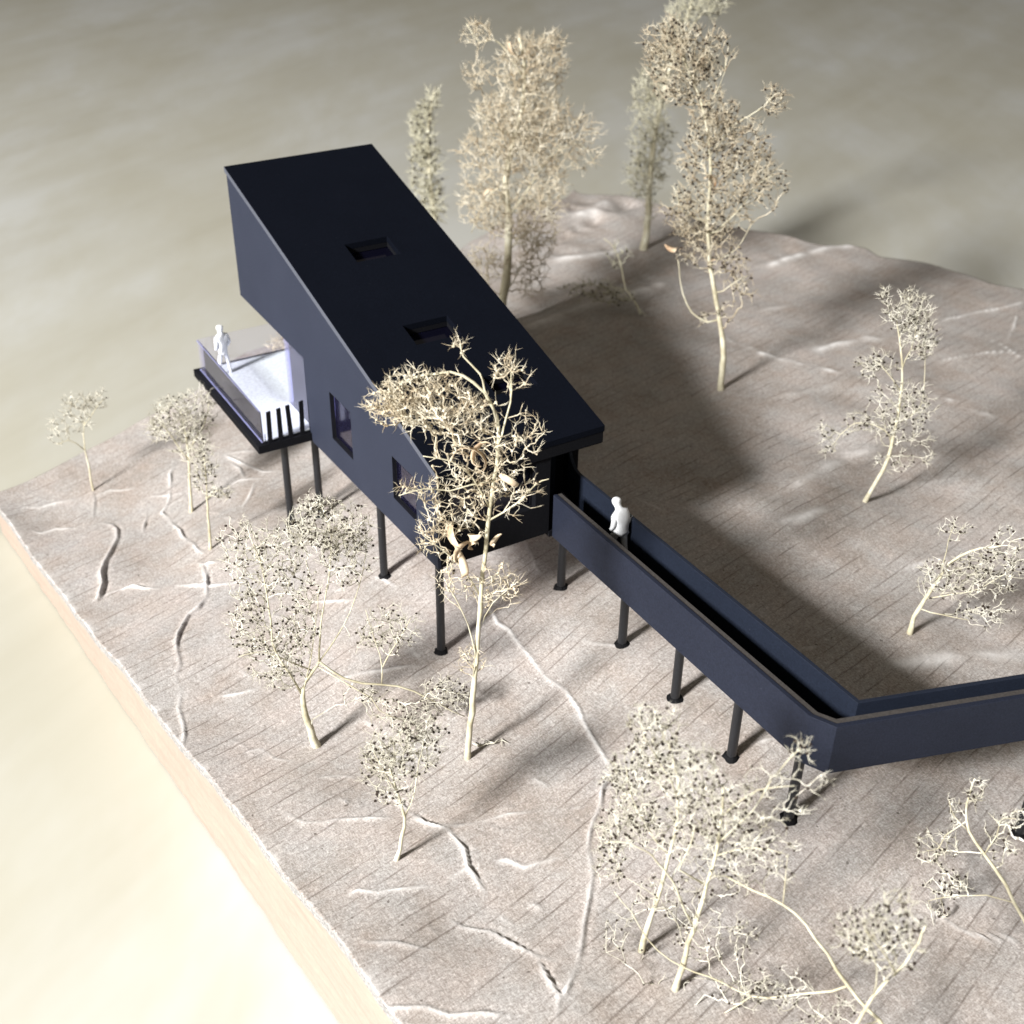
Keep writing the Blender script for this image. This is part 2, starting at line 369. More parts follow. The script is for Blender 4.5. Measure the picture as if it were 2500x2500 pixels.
# (points, height, width, wear, step)
CR = [
 ([(925, 1150), (960, 1190), (1000, 1240), (1030, 1280), (1065, 1302), (1092, 1340), (1115, 1390), (1140, 1430), (1156, 1452)], .10, .10, 1.0, .0),
 ([(1156, 1452), (1135, 1490), (1120, 1545), (1108, 1600), (1118, 1650), (1112, 1690), (1102, 1740), (1096, 1790), (1085, 1832)], .10, .11, .5, .11),
 ([(1085, 1832), (1070, 1865), (1056, 1890), (1048, 1932)], .13, .1, .8, .06),
 (Z2([(1020, 60), (1005, 180), (985, 320), (955, 370), (1010, 430), (1060, 470), (1100, 530), (1200, 610)]), .12, .12, .8, .08),
 (Z2([(1180, 650), (1200, 700), (1215, 780), (1218, 860), (1170, 930), (1110, 970), (1050, 1080), (1042, 1180), (1060, 1260), (1030, 1350)]), .15, .12, .45, .17),
 (Z2([(1030, 1350), (1065, 1420), (1050, 1520), (1080, 1620), (1085, 1680), (1070, 1760)]), .12, .1, .9, .04),
 (Z2([(1065, 1400), (1120, 1460), (1170, 1500)]), .07, .08, .9, 0),
 (Z2([(545, 240), (555, 330), (550, 400)]), .08, .1, .2, .10),
 (Z2([(600, 425), (660, 440), (690, 470), (690, 520), (655, 590), (615, 660), (595, 730), (605, 790), (585, 860), (560, 890)]), .17, .14, .4, .16),
 (Z2([(180, 470), (240, 490), (330, 465), (460, 455), (570, 440)]), .10, .13, .9, .05),
 (Z2([(560, 270), (650, 235), (800, 222)]), .09, .11, .9, .05),
 (Z2([(880, 270), (980, 268), (1080, 250)]), .07, .1, .8, 0),
 (Z2([(870, 380), (850, 440), (840, 480)]), .08, .1, .3, .08),
 (Z2([(610, 850), (700, 825), (790, 800), (930, 812)]), .12, .13, .9, .06),
 (Z2([(1040, 800), (1150, 790), (1260, 790), (1400, 775)]), .09, .1, 1.0, .03),
 (Z2([(1180, 680), (1230, 665), (1280, 660)]), .08, .1, .9, 0), (Z2([(990, 1125), (1040, 1130)]), .06, .08, .9, 0),
 (Z2([(960, 1195), (1100, 1195)]), .06, .08, .9, 0),
 (Z2([(120, 330), (230, 340), (330, 310), (440, 290)]), .06, .16, .5, 0), (Z2([(530, 40), (640, 30), (700, 10)]), .08, .14, .5, 0),
 (Z8([(230, 200), (290, 240), (340, 262), (450, 262), (540, 245), (740, 235), (860, 235)]), .08, .1, .55, .04),
 (Z8([(830, 90), (960, 200), (1060, 262), (1190, 300), (1230, 350), (1290, 420), (1312, 530), (1350, 580), (1410, 680)]), .10, .1, .85, .07),
 (Z8([(1190, 830), (1280, 880), (1440, 905), (1560, 970), (1720, 1050), (1830, 1080)]), .10, .1, .8, .09),
 (Z8([(1715, 1060), (1780, 1180), (1850, 1290), (1830, 1370)]), .10, .08, .7, .09),
 (Z8([(600, 690), (660, 660), (780, 675), (900, 655), (1120, 640)]), .07, .09, .75, .02),
 (Z8([(670, 950), (700, 968), (900, 970), (1060, 1010), (1170, 1012)]), .07, .09, .4, .04),
 (Z8([(780, 1360), (1060, 1350), (1200, 1400), (1400, 1385), (1560, 1405)]), .08, .1, .55, .03),
 (Z8([(1060, 270), (1240, 282), (1380, 262), (1550, 212), (1700, 200), (1900, 182)]), .07, .09, .45, .03),
 (Z8([(1480, 490), (1540, 482), (1640, 530), (1750, 495), (1860, 470)]), .06, .07, .8, 0), (Z8([(1190, 600), (1290, 540), (1320, 560)]), .05, .07, .6, 0),
 (ZR([(20, 530), (130, 562), (220, 590), (310, 603)]), .10, .14, .9, .03), (ZR([(690, 700), (780, 715), (830, 740), (940, 785), (1050, 822)]), .10, .14, .8, .03),
 (ZR([(760, 545), (860, 525), (960, 508), (1120, 500)]), .09, .14, .8, .02), (ZR([(990, 440), (1060, 470), (1130, 520), (1170, 540)]), .09, .12, 1., .02),
 (ZR([(770, 355), (850, 340), (920, 318), (1050, 295), (1160, 265)]), .10, .16, .8, .03), (ZR([(1120, 330), (1110, 390), (1080, 440)]), .07, .12, .8, 0),
 (ZR([(0, 1320), (100, 1290), (240, 1240)]), .10, .22, .55, 0), (ZR([(380, 975), (480, 960)]), .08, .15, .5, 0), (ZR([(620, 1130), (760, 1110), (900, 1085)]), .06, .16, .4, 0),
 (ZR([(150, 490), (250, 470), (420, 435), (500, 445)]), .08, .2, .5, 0), (ZR([(560, 1525), (700, 1490), (850, 1480)]), .06, .16, .4, 0),
 (ZB([(740, 640), (800, 680), (900, 712), (960, 735), (1080, 760), (1240, 792)]), .12, .16, 1.0, .04),
 (ZB([(1110, 705), (1190, 680), (1290, 660), (1390, 658)]), .10, .2, .6, .02), (ZB([(920, 372), (1080, 320), (1150, 300), (1280, 283)]), .16, .3, .7, .05),
 (ZB([(900, 545), (1010, 525)]), .1, .2, .4, 0), (ZB([(910, 900), (1100, 860), (1200, 830)]), .08, .2, .3, 0),
 (ZB([(80, 345), (180, 335), (300, 320), (400, 285)]), .22, .4, .7, .1), (ZB([(60, 165), (150, 170), (240, 150), (300, 110)]), .3, .5, .6, .15),
 (ZB([(-20, 620), (120, 560), (240, 520), (420, 470), (560, 430)]), .22, .45, .4, .06),
 (ZB([(80, 270), (200, 200), (300, 155), (400, 110)]), -.45, .45, 0, 0),
 (ZB([(1000, 1260), (1100, 1190), (1250, 1110), (1400, 1090)]), .08, .25, .25, 0),
 (ZN([(180, 430), (290, 480), (400, 530), (550, 590), (690, 582)]), .10, .12, .9, .05), (ZN([(120, 725), (230, 710), (330, 672), (420, 655), (560, 650)]), .09, .12, .8, .04),
 (ZN([(470, 690), (430, 800), (390, 870), (340, 930)]), .08, .12, .6, .03), (ZN([(230, 500), (330, 560), (370, 650)]), .08, .12, .5, .05),
 (ZN([(500, 390), (350, 400), (180, 420)]), .06, .12, .5, 0),
 (ZC([(-40, 670), (150, 680), (300, 662), (380, 655)]), .08, .1, .8, .02), (ZC([(720, 775), (860, 770), (1010, 760)]), .07, .1, .8, 0), (ZC([(1120, 622), (1180, 640), (1250, 690)]), .07, .09, .9, .03),
 (ZC([(780, 1260), (960, 1215), (1180, 1180), (1380, 1150)]), .06, .16, .35, 0), (ZC([(360, 1660), (440, 1640), (480, 1660), (540, 1700), (640, 1712)]), .07, .09, .7, .03),
 (ZC([(200, 1330), (300, 1320), (430, 1285)]), .06, .12, .7, 0), (ZC([(60, 540), (140, 560), (130, 680), (130, 760)]), .09, .1, .7, .04),
 (Z7([(700, 1140), (830, 1220), (940, 1290), (1050, 1340), (1370, 1340)]), .08, .09, .5, .04), (Z7([(60, 1420), (160, 1440), (280, 1465)]), .06, .1, .6, .02),
 (Z7([(1300, 1290), (1380, 1350)]), .06, .08, .6, 0), (Z5([(1000, 340), (1200, 330), (1450, 290), (1932, 265)]), .07, .25, .45, 0),
 ([(980, 1000), (1010, 1070), (1040, 1100)], .05, .12, .4, .0), ([(1100, 1210), (1170, 1220), (1230, 1180)], .04, .14, .3, 0),
]
# a few small random folds far from the listed ones
for i in range(120):
    x0 = random.uniform(60, 1900); y0 = random.uniform(900, 1900)
    if x0 < 900 and y0 > 1000 + x0*.95: continue
    a = random.uniform(-.6, .9); l = random.uniform(20, 60)
    CR.append(([(x0, y0), (x0 + l*.5*math.cos(a) + random.uniform(-6, 6), y0 + l*.5*math.sin(a)), (x0 + l*math.cos(a), y0 + l*math.sin(a) + random.uniform(-6, 6))],
               random.uniform(.02, .06), random.uniform(.07, .16), random.uniform(.05, .35), random.choice([0, 0, .02])))

def build_ground():
    def axis(dense0, dense1, L, fine, coarse):
        out = [0.0]; s = 0.0
        while s < L:
            s += fine if dense0 <= s <= dense1 else coarse
            out.append(min(s, L))
        return np.array(out) / L
    Lu = np.linalg.norm((C3 - C0)[:2]); Lv = np.linalg.norm((C1 - C0)[:2])
    U = axis(-1, Lu - 8, Lu, .052, .3)          # along the front edge
    V1 = axis(-1, 15, Lv, .052, .18)
    u, v = np.meshgrid(U, V1, indexing='ij')
    p = ((1-u)*(1-v))[..., None]*C0[:2] + (u*(1-v))[..., None]*C3[:2] + ((1-u)*v)[..., None]*C1[:2] + (u*v)[..., None]*C2[:2]
    nu, nv = u.shape
    # ragged, slightly bowed edges
    def wob(t, s, a): return np.array([a*(mnoise.noise((float(x)*s, 3.3, 1.7)) + .5*mnoise.noise((float(x)*s*4.1, 9.3, 1.7))) for x in t])
    e = wob(U*Lu, .9, .05)[:, None]*np.exp(-v*Lv/.5); p[..., 1] += e
    e = wob(V1*Lv, .12, 1.2)[None, :]*np.exp(-u*Lu/3.); p[..., 0] -= e*np.minimum(1, v*6)
    e = wob(U*Lu, .10, 1.6)[:, None]*np.exp(-(1-v)*Lv/5.); p[..., 1] += e
    xy = p.reshape(-1, 2); z = hs(xy); wear = np.zeros(len(xy))
    gn = np.random.default_rng(3)
    for pts, amp, wd, we, step in CR:
        if wd < .2: wd *= .46; amp *= .66; step = min(step*.42, .035)
        else: amp *= .6
        q = np.array([ground_px(*a)[:2] for a in pts])
        # jitter: resample with small wiggle
        qq = [q[0]]
        for a, b in zip(q[:-1], q[1:]):
            n = max(1, int(np.linalg.norm(b-a)/.45))
            for j in range(1, n+1):
                t = j/n; pt = a + (b-a)*t
                if j < n: pt = pt + gn.normal(0, .05, 2)
                qq.append(pt)
        q = np.array(qq); am = .9 + gn.normal(0, .5, len(q)); am[0] = am[-1] = 0.15; am = np.clip(am, .1, 1.8)
        lo_ = q.min(0) - wd*5; hi = q.max(0) + wd*5
        idx = np.where((xy[:, 0] > lo_[0]) & (xy[:, 0] < hi[0]) & (xy[:, 1] > lo_[1]) & (xy[:, 1] < hi[1]))[0]
        if not len(idx): continue
        X = xy[idx]; best = np.full(len(X), 1e9); sd = np.zeros(len(X)); af = np.zeros(len(X))
        for i in range(len(q)-1):
            a, b = q[i], q[i+1]; d = b-a; l2 = d.dot(d)+1e-9
            t = np.clip((X-a)@d/l2, 0, 1); c = X - (a + t[:, None]*d); dd = np.hypot(c[:, 0], c[:, 1])
            m = dd < best; best[m] = dd[m]; sd[m] = np.sign(c[m, 0]*d[1] - c[m, 1]*d[0]); af[m] = am[i] + (am[i+1]-am[i])*t[m]
        g = .45*np.exp(-best**2/(2*wd*wd)) + .55*np.exp(-best/(wd*.8)); z[idx] += amp*af*g
        s = sd*best
        if step: z[idx] -= step*af*np.exp(-((s+1.7*wd)**2)/(2*(1.1*wd)**2)) * 1.1
        ww = max(.032, wd*.62); wear[idx] = np.maximum(wear[idx], min(1.2, 1.25*we)*np.clip(af, 0, 1.3)*np.exp(-best**2/(2*ww*ww)))
    # rough torn white fringe on the front edge
    fr = np.exp(-(v*Lv).reshape(-1)/.10)*np.repeat(np.clip(.25 + wob(U*Lu, 2.2, 1.3), 0, 1.0), nv)
    wear = np.maximum(wear, fr)
    verts = np.column_stack([xy, z]); top = len(verts)
    ii = np.arange(nu*nv).reshape(nu, nv)
    faces = np.stack([ii[:-1, :-1], ii[1:, :-1], ii[1:, 1:], ii[:-1, 1:]], -1).reshape(-1, 4)
    # rim: the cut thickness of the sheet
    rim = list(ii[:, 0]) + list(ii[-1, 1:]) + list(ii[-2::-1, -1]) + list(ii[0, -2:0:-1])
    rv = verts[rim].copy(); rv[:, 2] -= .30
    allv = np.vstack([verts, rv]); n = len(rim)
    rf = [(rim[i], top+i, top+(i+1) % n, rim[(i+1) % n]) for i in range(n)]
    me = bpy.data.meshes.new('ground')
    me.from_pydata(allv.tolist(), [], faces.tolist() + rf); me.update()
    at = me.attributes.new('wear', 'FLOAT', 'POINT')
    at.data.foreach_set('value', np.concatenate([wear, np.zeros(n)]).astype(np.float32))
    o = link('ground', me, [M['kraft'], M['cut']])
    sm = np.ones(len(me.polygons), bool); sm[len(faces):] = False
    me.polygons.foreach_set('use_smooth', sm); mi = np.zeros(len(me.polygons), np.int32); mi[len(faces):] = 1
    me.polygons.foreach_set('material_index', mi)
    tag(o, kind='structure')
    return verts[rim]
rim = build_ground()

# board under the sheet: upright sides that follow the edge
def build_base():
    cen = rim.mean(0); n = len(rim); step = 3; idx = list(range(0, n, step)); r = rim[idx]
    d = r[:, :2] - cen[:2]; ln = np.linalg.norm(d, axis=1)[:, None]; xy = r[:, :2] - d/ln*.10
    # straighten the front side
    m = len(r); top = np.column_stack([xy, r[:, 2] - .27]); bot = np.column_stack([xy, np.full(m, TZ+.07)])
    v = np.vstack([top, bot]); f = [(i, (i+1) % m, m+(i+1) % m, m+i) for i in range(m)]
    v = np.vstack([v, np.column_stack([xy - d/ln*.16, np.full(m, TZ+.07)]), np.column_stack([xy - d/ln*.16, np.full(m, TZ)])])
    f += [(m+i, m+(i+1) % m, 2*m+(i+1) % m, 2*m+i) for i in range(m)] + [(2*m+i, 2*m+(i+1) % m, 3*m+(i+1) % m, 3*m+i) for i in range(m)]
    o = mesh('base_board', v, f, M['wood'])
    tag(o, 'pale plywood board with straight bright edge under the crumpled paper ground', 'board')
build_base()
t = MB().box((-420, -160, TZ-2), (120, 420, TZ)).build('table_top', M['table']); tag(t, kind='structure')

# ------------------------------------------------------------------ the house
hx = lambda x, z: (x, 0, z)
def rz(x): return 3.11 + (-x) * (7.21 - 3.11) / 14.7      # roof surface height
house = empty('model_house', (-7, 2.6, -3.2))
tag(house, 'black card house model on thin posts with sloping roof and rear balcony', 'house')
# near side wall with two windows
RT = .20
W1 = [(-7.08, .66), (-5.52, .66), (-5.52, 2.32), (-7.08, 2.32)]; W2 = [(-2.72, .84), (-1.24, .84), (-1.24, 2.25), (-2.72, 2.25)]
out = [(-14.68, rz(-14.68)-RT), (-14.68, 2.68), (-9.06, 2.62), (-9.06, -.12), (-8.78, -.34), (-.02, -.02), (-.02, rz(0)-RT)]
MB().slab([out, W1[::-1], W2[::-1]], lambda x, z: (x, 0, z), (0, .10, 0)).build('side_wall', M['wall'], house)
for wd in (W1, W2):
    (x0, a), (x1, b) = wd[0], wd[2]
    f = MB().slab([[(x0-.12, a-.12), (x1+.12, a-.12), (x1+.12, b+.12), (x0-.12, b+.12)], [(x0+.04, a+.04), (x0+.04, b-.04), (x1-.04, b-.04), (x1-.04, a+.04)]],
                  lambda x, z: (x, .103, z), (0, .03, 0)).build('window', M['deep'], house)
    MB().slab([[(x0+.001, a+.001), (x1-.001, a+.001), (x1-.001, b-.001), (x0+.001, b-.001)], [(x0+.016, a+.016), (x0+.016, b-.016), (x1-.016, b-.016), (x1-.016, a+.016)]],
              lambda x, z: (x, .003, z), (0, .098, 0)).build('dark_reveal_liner', M['deep'], f)  # added black liner; the shade of the window reveal is put into its colour
    MB().box((x0-.1, .136, a-.1), (x1+.1, .150, b+.1)).build('pane', M['acetate_dark'], f)
# far side wall, cut back at the porch
out2 = [(-14.68, rz(-14.68)-RT), (-14.68, 2.68), (-9.06, 2.62), (-9.06, -.12), (-1.15, -.1), (-1.15, 1.15), (-1.15, 2.50), (-.02, 2.50), (-.02, rz(0)-RT)]
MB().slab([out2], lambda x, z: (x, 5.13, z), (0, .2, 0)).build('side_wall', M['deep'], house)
# front wall with recessed window band and open porch
fo = [(.103, -.02), (3.62, -.02), (3.62, 2.50), (5.125, 2.50), (5.125, rz(0)-RT-.004), (.103, rz(0)-RT-.004)]
fw = [(.5, .98), (.5, 2.42), (3.15, 2.42), (3.15, .98)]
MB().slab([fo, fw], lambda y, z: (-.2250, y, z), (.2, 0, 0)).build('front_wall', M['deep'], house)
f = MB().slab([[(.4, .9), (3.25, .9), (3.25, 2.5), (.4, 2.5)], [(.56, 1.04), (.56, 2.36), (1.78, 2.36), (1.78, 1.04)], [(1.86, 1.04), (1.86, 2.36), (3.09, 2.36), (3.09, 1.04)]],
              lambda y, z: (-.30, y, z), (.07, 0, 0)).build('window', M['deep'], house)
MB().box((-.275, .5, 1.0), (-.255, 3.15, 2.4)).build('pane', M['sky_glass'], f)
# porch: back wall with door, inner wall
MB().box((-1.75, 3.6, .04), (-1.6, 5.127, 3.2)).build('porch_wall', M['deep'], house)
dr = MB().box((-1.597, 3.95, .05), (-1.55, 4.8, 2.15)).build('door', M['inner'], house)
MB().tube([(-1.50, 4.08, 1.0), (-1.50, 4.08, 1.2)], [.02, .02], 8).build('handle', M['leg'], dr)
MB().box((-1.6, 3.5, .04), (-.23, 3.6, 2.9)).build('porch_wall', M['deep'], house)
# floor, soffit, lower rear wall
MB().box((-9.05, .103, -.10), (-.23, 5.127, .035)).build('floor', M['floor_in'], house)
MB().box((-14.67, .103, 2.66), (-9.05, 5.127, 2.80)).build('soffit', M['wall'], house)
# roof with three skylights
sk = [(-9.72, -8.78, 1.95, 3.43), (-5.62, -4.72, 1.90, 3.38), (-2.86, -2.08, 3.05, 4.42)]
holes = [[(a, c), (a, d), (b, d), (b, c)] for a, b, c, d in sk]
MB().slab([[(-14.75, -.03), (.05, -.03), (.05, 5.36), (-14.75, 5.36)]] + holes, lambda x, y: (x, y, rz(x)), (0, 0, -RT+.002)).build('roof', M['roof'], house, bevel=.012)
for a, b, c, d in sk:
    g = .04
    f = MB().slab([[(a-.1, c-.1), (b+.1, c-.1), (b+.1, d+.1), (a-.1, d+.1)], [(a, c), (a, d), (b, d), (b, c)]], lambda x, y: (x, y, rz(x)-RT-.004), (0, 0, -.14)).build('skylight', M['deep'], house)
    MB().slab([[(a-.08, c-.08), (b+.08, c-.08), (b+.08, d+.08), (a-.08, d+.08)]], lambda x, y: (x, y, rz(x)-RT-.17), (0, 0, -.02)).build('pane', M['sky_glass'], f)
# fascia under the front edge of the roof
MB().box((-.015, .0, rz(0)-.56), (.035, 5.33, rz(0)-RT-.012)).build('fascia', M['deep'], house, bevel=.01)
MB().slab([[(-14.75, rz(-14.75)-RT+.012), (.05, rz(.05)-RT+.012), (.05, rz(.05)-.012), (-14.75, rz(-14.75)-.012)]], lambda x, z: (x, -.0375, z), (0, .007, 0)).build('roof_edge', M['worn'], house)
# large rear window
f = MB().slab([[(.103, 2.82), (5.125, 2.82), (5.125, 6.95), (.103, 6.95)], [(.4, 3.0), (.4, 6.8), (2.6, 6.8), (2.6, 3.0)], [(2.75, 3.0), (2.75, 6.8), (4.95, 6.8), (4.95, 3.0)]],
              lambda y, z: (-14.60, y, z), (.1, 0, 0)).build('window', M['deep'], house)
MB().box((-14.57, .30, 2.98), (-14.55, 4.97, 6.82)).build('pane', M['acetate_dark'], f)
# glazed room under the overhang
gr = MB().box((-11.12, .14, .03), (-11.08, 5.1, 2.655)).build('glass_wall', M['acetate'], house)
MB().box((-11.075, .14, .03), (-9.07, .17, 2.655)).build('glass_wall', M['acetate'], house)
MB().box((-9.1, .23, .06), (-9.06, 5.1, 2.6)).build('glass_door', M['acetate'], house)

# balcony
bal = MB().slab([[(-15.3, -1.86), (-8.86, -1.86), (-8.86, .0), (-9.08, .0), (-9.08, 5.3), (-15.3, 5.3)]], lambda x, y: (x, y, -.30), (0, 0, .28)).build('balcony', M['deep'], house, bevel=.015)
MB().box((-15.12, -1.62, -.018), (-9.09, 5.1, .02)).build('deck', M['deck'], bal)
MB().slab([[(-15.06, .025), (-8.96, .025), (-8.96, 1.14), (-14.98, 1.22)]], lambda x, z: (x, -1.66, z), (0, .035, 0)).build('glass_railing', M['acetate_clear'], bal)
MB().box((-15.06, -1.672, 1.145), (-8.97, -1.648, 1.175)).build('rail_edge', M['acetate_edge'], bal)
MB().box((-15.06, -1.69, .022), (-8.97, -1.665, .045)).build('rail_edge', M['acetate_edge'], bal)
MB().slab([[(-1.62, .025), (5.0, .025), (5.0, 1.2), (-1.62, 1.2)]], lambda y, z: (-15.08, y, z), (.035, 0, 0)).build('glass_railing', M['acetate_clear'], bal)
for i, y in enumerate((-1.42, -1.05, -.70, -.30)):
    t = (.035, .01, -.03, .045)[i]
    MB().slab([[(y-.075, -.02), (y+.075, -.02), (y+.07+t, 1.12 + .03*i), (y-.07+t, 1.10 + .03*i)]], lambda yy, z: (-8.96, yy, z), (.06, 0, 0)).build('slat', M['deep'], bal, bevel=.01)
MB().slab([[(-1.60, 0), (-1.575, 0), (-1.56, .35), (-1.575, .35)]], lambda yy, z: (-8.95, yy, z), (.02, 0, 0)).build('slat', M['deep'], bal)

def post(parent, base, topz, r=.125, lean=(0, 0), torn=False, name='post'):
    x, y, z = base; z = float(hs(np.array([[x, y]]))[0]) + .02
    px, py, _ = base
    o = MB().tube([(x, y, z-.35), (x, y, z), (x+lean[0], y+lean[1], topz)], [r, r, r*.97], 18).build(name, M['leg'], parent, True)
    sm = o.modifiers.new('split', 'EDGE_SPLIT')
    # ragged black collar, added to stand in for the dark hole it pierces
    v = []; f = []; n = 14
    for k in range(n):
        a = 2*math.pi*k/n; rr = r*(1.4 + .6*random.random())
        zz = float(hs(np.array([[x+rr*math.cos(a), y+rr*math.sin(a)]]))[0])
        v.append((x+rr*math.cos(a), y+rr*math.sin(a), zz+.008))
    for k in range(n):
        a = 2*math.pi*k/n; v.append((x+r*1.12*math.cos(a), y+r*1.12*math.sin(a), z+.03+.03*random.random()))
    for k in range(n):
        a = 2*math.pi*k/n; v.append((x+r*.9*math.cos(a), y+r*.9*math.sin(a), z+.09+.05*random.random()))
    for k in range(n):
        j = (k+1) % n; f += [(k, j, n+j, n+k), (n+k, n+j, 2*n+j, 2*n+k)]
    mesh('post_hole_collar', v, f, M['hole_black'], o)
    if torn:
        v = []; f = []
        m = 22
        for k in range(m):
            a = 2*math.pi*k/m; r0 = r*1.3; r1 = r*(1.55 + .5*random.random())*(1 if random.random() > .2 else .9)
            for rr, dz in ((r0, .02), (r1*.95, .07*random.random()+.02), (r1*1.1, .006)):
                X = x+rr*math.cos(a); Y = y+rr*math.sin(a); v.append((X, Y, float(hs(np.array([[X, Y]]))[0])+dz))
        for k in range(m):
            j = (k+1) % m
            f += [(3*k, 3*j, 3*j+1, 3*k+1), (3*k+1, 3*j+1, 3*j+2, 3*k+2)]
        mesh('torn_paper', v, f, M['torn'], o)
    return o
post(house, legs_px['h1'], -.1); post(house, legs_px['h2'], -.15); post(house, legs_px['h3'], -.3); post(house, legs_px['b1'], -.30, lean=(.02, 0))
for x in (-8.4, -4.4): post(house, (x, 4.9, -3.1), -.12)

# ------------------------------------------------------------------ footbridge
bridge = empty('footbridge', (6, 4.4, -3.0))
tag(bridge, 'long black card footbridge with tall parapets bending to the right', 'bridge')
sd = np.array([.305, .952]); sd /= np.linalg.norm(sd); sl = 15.0
def offp(p, d, l): return (p[0]+d[0]*l, p[1]+d[1]*l)
o1, o2 = (10.62, 3.73), (11.2, 4.0); o3 = offp(o2, sd, sl)
nrm = np.array([-sd[1], sd[0]])                # to the inner side of the bend
def inset(l):                                   # outer line moved inwards by l
    a = (o1[0]-l*.1, o1[1]+l); b = (o2[0]-l*.85, o2[1]+l*.75); c = (o3[0]+nrm[0]*l, o3[1]+nrm[1]*l); return [a, b, c]
def strip(l0, l1, z0, z1, name, mat, x0=.0, bev=0):
    A = [(x0, 3.73+l0)] + inset(l0); B = [(x0, 3.73+l1)] + inset(l1)
    return MB().slab([A + B[::-1]], lambda x, y: (x, y, z0), (0, 0, z1-z0)).build(name, mat, bridge, bevel=bev)
strip(0, .12, -.17, 1.25, 'outer_parapet', M['bridge'], bev=.01)
strip(.123, .27, .02, 1.225, 'parapet_core', M['core'])
ri = [(10.85, 4.97), offp((10.85, 4.97), sd, sl)]
ro = [(10.78, 5.08), offp((10.74, 5.10), sd, sl)]
ri0 = (-1.147, 4.97)
# inner parapet: its top sweeps up into the house wall
MB().slab([[ri0, ri[0], ri[1], ro[1], ro[0], (-1.147, 5.08)]], lambda x, y: (x, y, -.17), (0, 0, 1.42)).build('inner_parapet', M['inner'], bridge, bevel=.01)
cv = [(-1.145, 1.252)] + [(-1.145 + .55*(1-math.cos(t)), 2.0 - .748*math.sin(t)) for t in np.linspace(0, math.pi/2, 7)]
MB().slab([cv[:1] + cv[1:]], lambda x, z: (x, 4.975, z), (0, .10, 0)).build('parapet_sweep', M['inner'], bridge)
c_in = inset(.12)
MB().slab([[(.01, 3.852), c_in[0], c_in[1], c_in[2], ri[1], ri[0], (.01, 4.965)]], lambda x, y: (x, y, -.15), (0, 0, .165)).build('deck', M['deep'], bridge)
MB().box((-1.59, 3.62, -.15), (.005, 4.965, .036)).build('deck', M['deep'], bridge)
for n_ in ('w0', 'w1', 'w2', 'w3', 'w4', 'w5'):
    q = legs_px[n_]; ln = {'w4': (.02, 0), 'w1': (0, .0)}.get(n_, (0, 0))
    post(bridge, q, -.155, r=.13, lean=ln, torn=n_ in ('w5',))
post(bridge, (14.3, 13.2, -3.3), -.155, r=.13)

# ------------------------------------------------------------------ people
def figure(name, joints, edges, radii, loc, rz_, label, group=None):
    me = bpy.data.meshes.new(name); me.from_pydata(joints, edges, []); o = bpy.data.objects.new(name, me); C.objects.link(o)
    s = o.modifiers.new('skin', 'SKIN'); me.skin_vertices[0].data[0].use_root = True
    for i, r in enumerate(radii): me.skin_vertices[0].data[i].radius = (r if isinstance(r, tuple) else (r, r))
    ss = o.modifiers.new('sub', 'SUBSURF'); ss.levels = 2; ss.render_levels = 2
    dg = bpy.context.evaluated_depsgraph_get(); m2 = bpy.data.meshes.new_from_object(o.evaluated_get(dg)); m2.name = name
    bpy.data.objects.remove(o); o = link(name, m2, M['white'], None, True)
    o.location = loc; o.rotation_euler = (0, 0, rz_)
    return tag(o, label, 'person', group)
# local frame: faces +X, unit = cm, height about 1.9
J = [(0, 0, .92), (.0, 0, 1.15), (.02, 0, 1.42), (.08, 0, 1.54), (.14, 0, 1.61), (.22, 0, 1.72), (.21, 0, 1.86),
     (.06, .10, .80), (.20, .12, .42), (.22, .13, .04), (.33, .13, .02), (-.02, -.10, .80), (-.10, -.12, .42), (-.22, -.13, .05), (-.12, -.13, .02),
     (.0, .23, 1.42), (-.02, .30, 1.12), (.12, .26, .92), (.0, -.23, 1.42), (-.06, -.30, 1.12), (.08, -.26, .92), (-.06, 0, .74)]
Ed = [(0, 1), (1, 2), (2, 3), (3, 4), (4, 5), (5, 6), (0, 7), (7, 8), (8, 9), (9, 10), (0, 11), (11, 12), (12, 13), (13, 14), (2, 15), (15, 16), (16, 17), (2, 18), (18, 19), (19, 20), (0, 21)]
Rd = [.22, .225, .20, .11, .095, .155, .13, .14, .085, .055, .045, .14, .085, .055, .045, .10, .075, .05, .10, .075, .05, .16]
figure('person', J, Ed, Rd, (2.0, 4.66, .02), math.atan2(-.15, -1), 'tiny white figure with bowed head walking along the black footbridge')
J2 = [(0, 0, .95), (0, 0, 1.18), (.0, 0, 1.45), (.0, 0, 1.58), (.01, 0, 1.65), (.02, 0, 1.77), (.02, 0, 1.90),
      (.02, .10, .82), (.05, .16, .44), (.06, .22, .04), (.16, .24, .02), (-.0, -.10, .82), (-.03, -.15, .44), (-.06, -.20, .04), (.05, -.22, .02),
      (0, .22, 1.46), (-.04, .28, 1.2), (.08, .24, 1.0), (0, -.22, 1.46), (-.06, -.29, 1.2), (.05, -.24, 1.0), (0, 0, .82)]
Rd2 = [.17, .17, .18, .10, .085, .14, .12, .10, .07, .05, .04, .10, .07, .05, .04, .09, .065, .045, .09, .065, .045, .12]
figure('person', J2, Ed, Rd2, (-14.28, -1.0, .02), R(200), 'tiny white figure standing upright at the corner of the balcony')

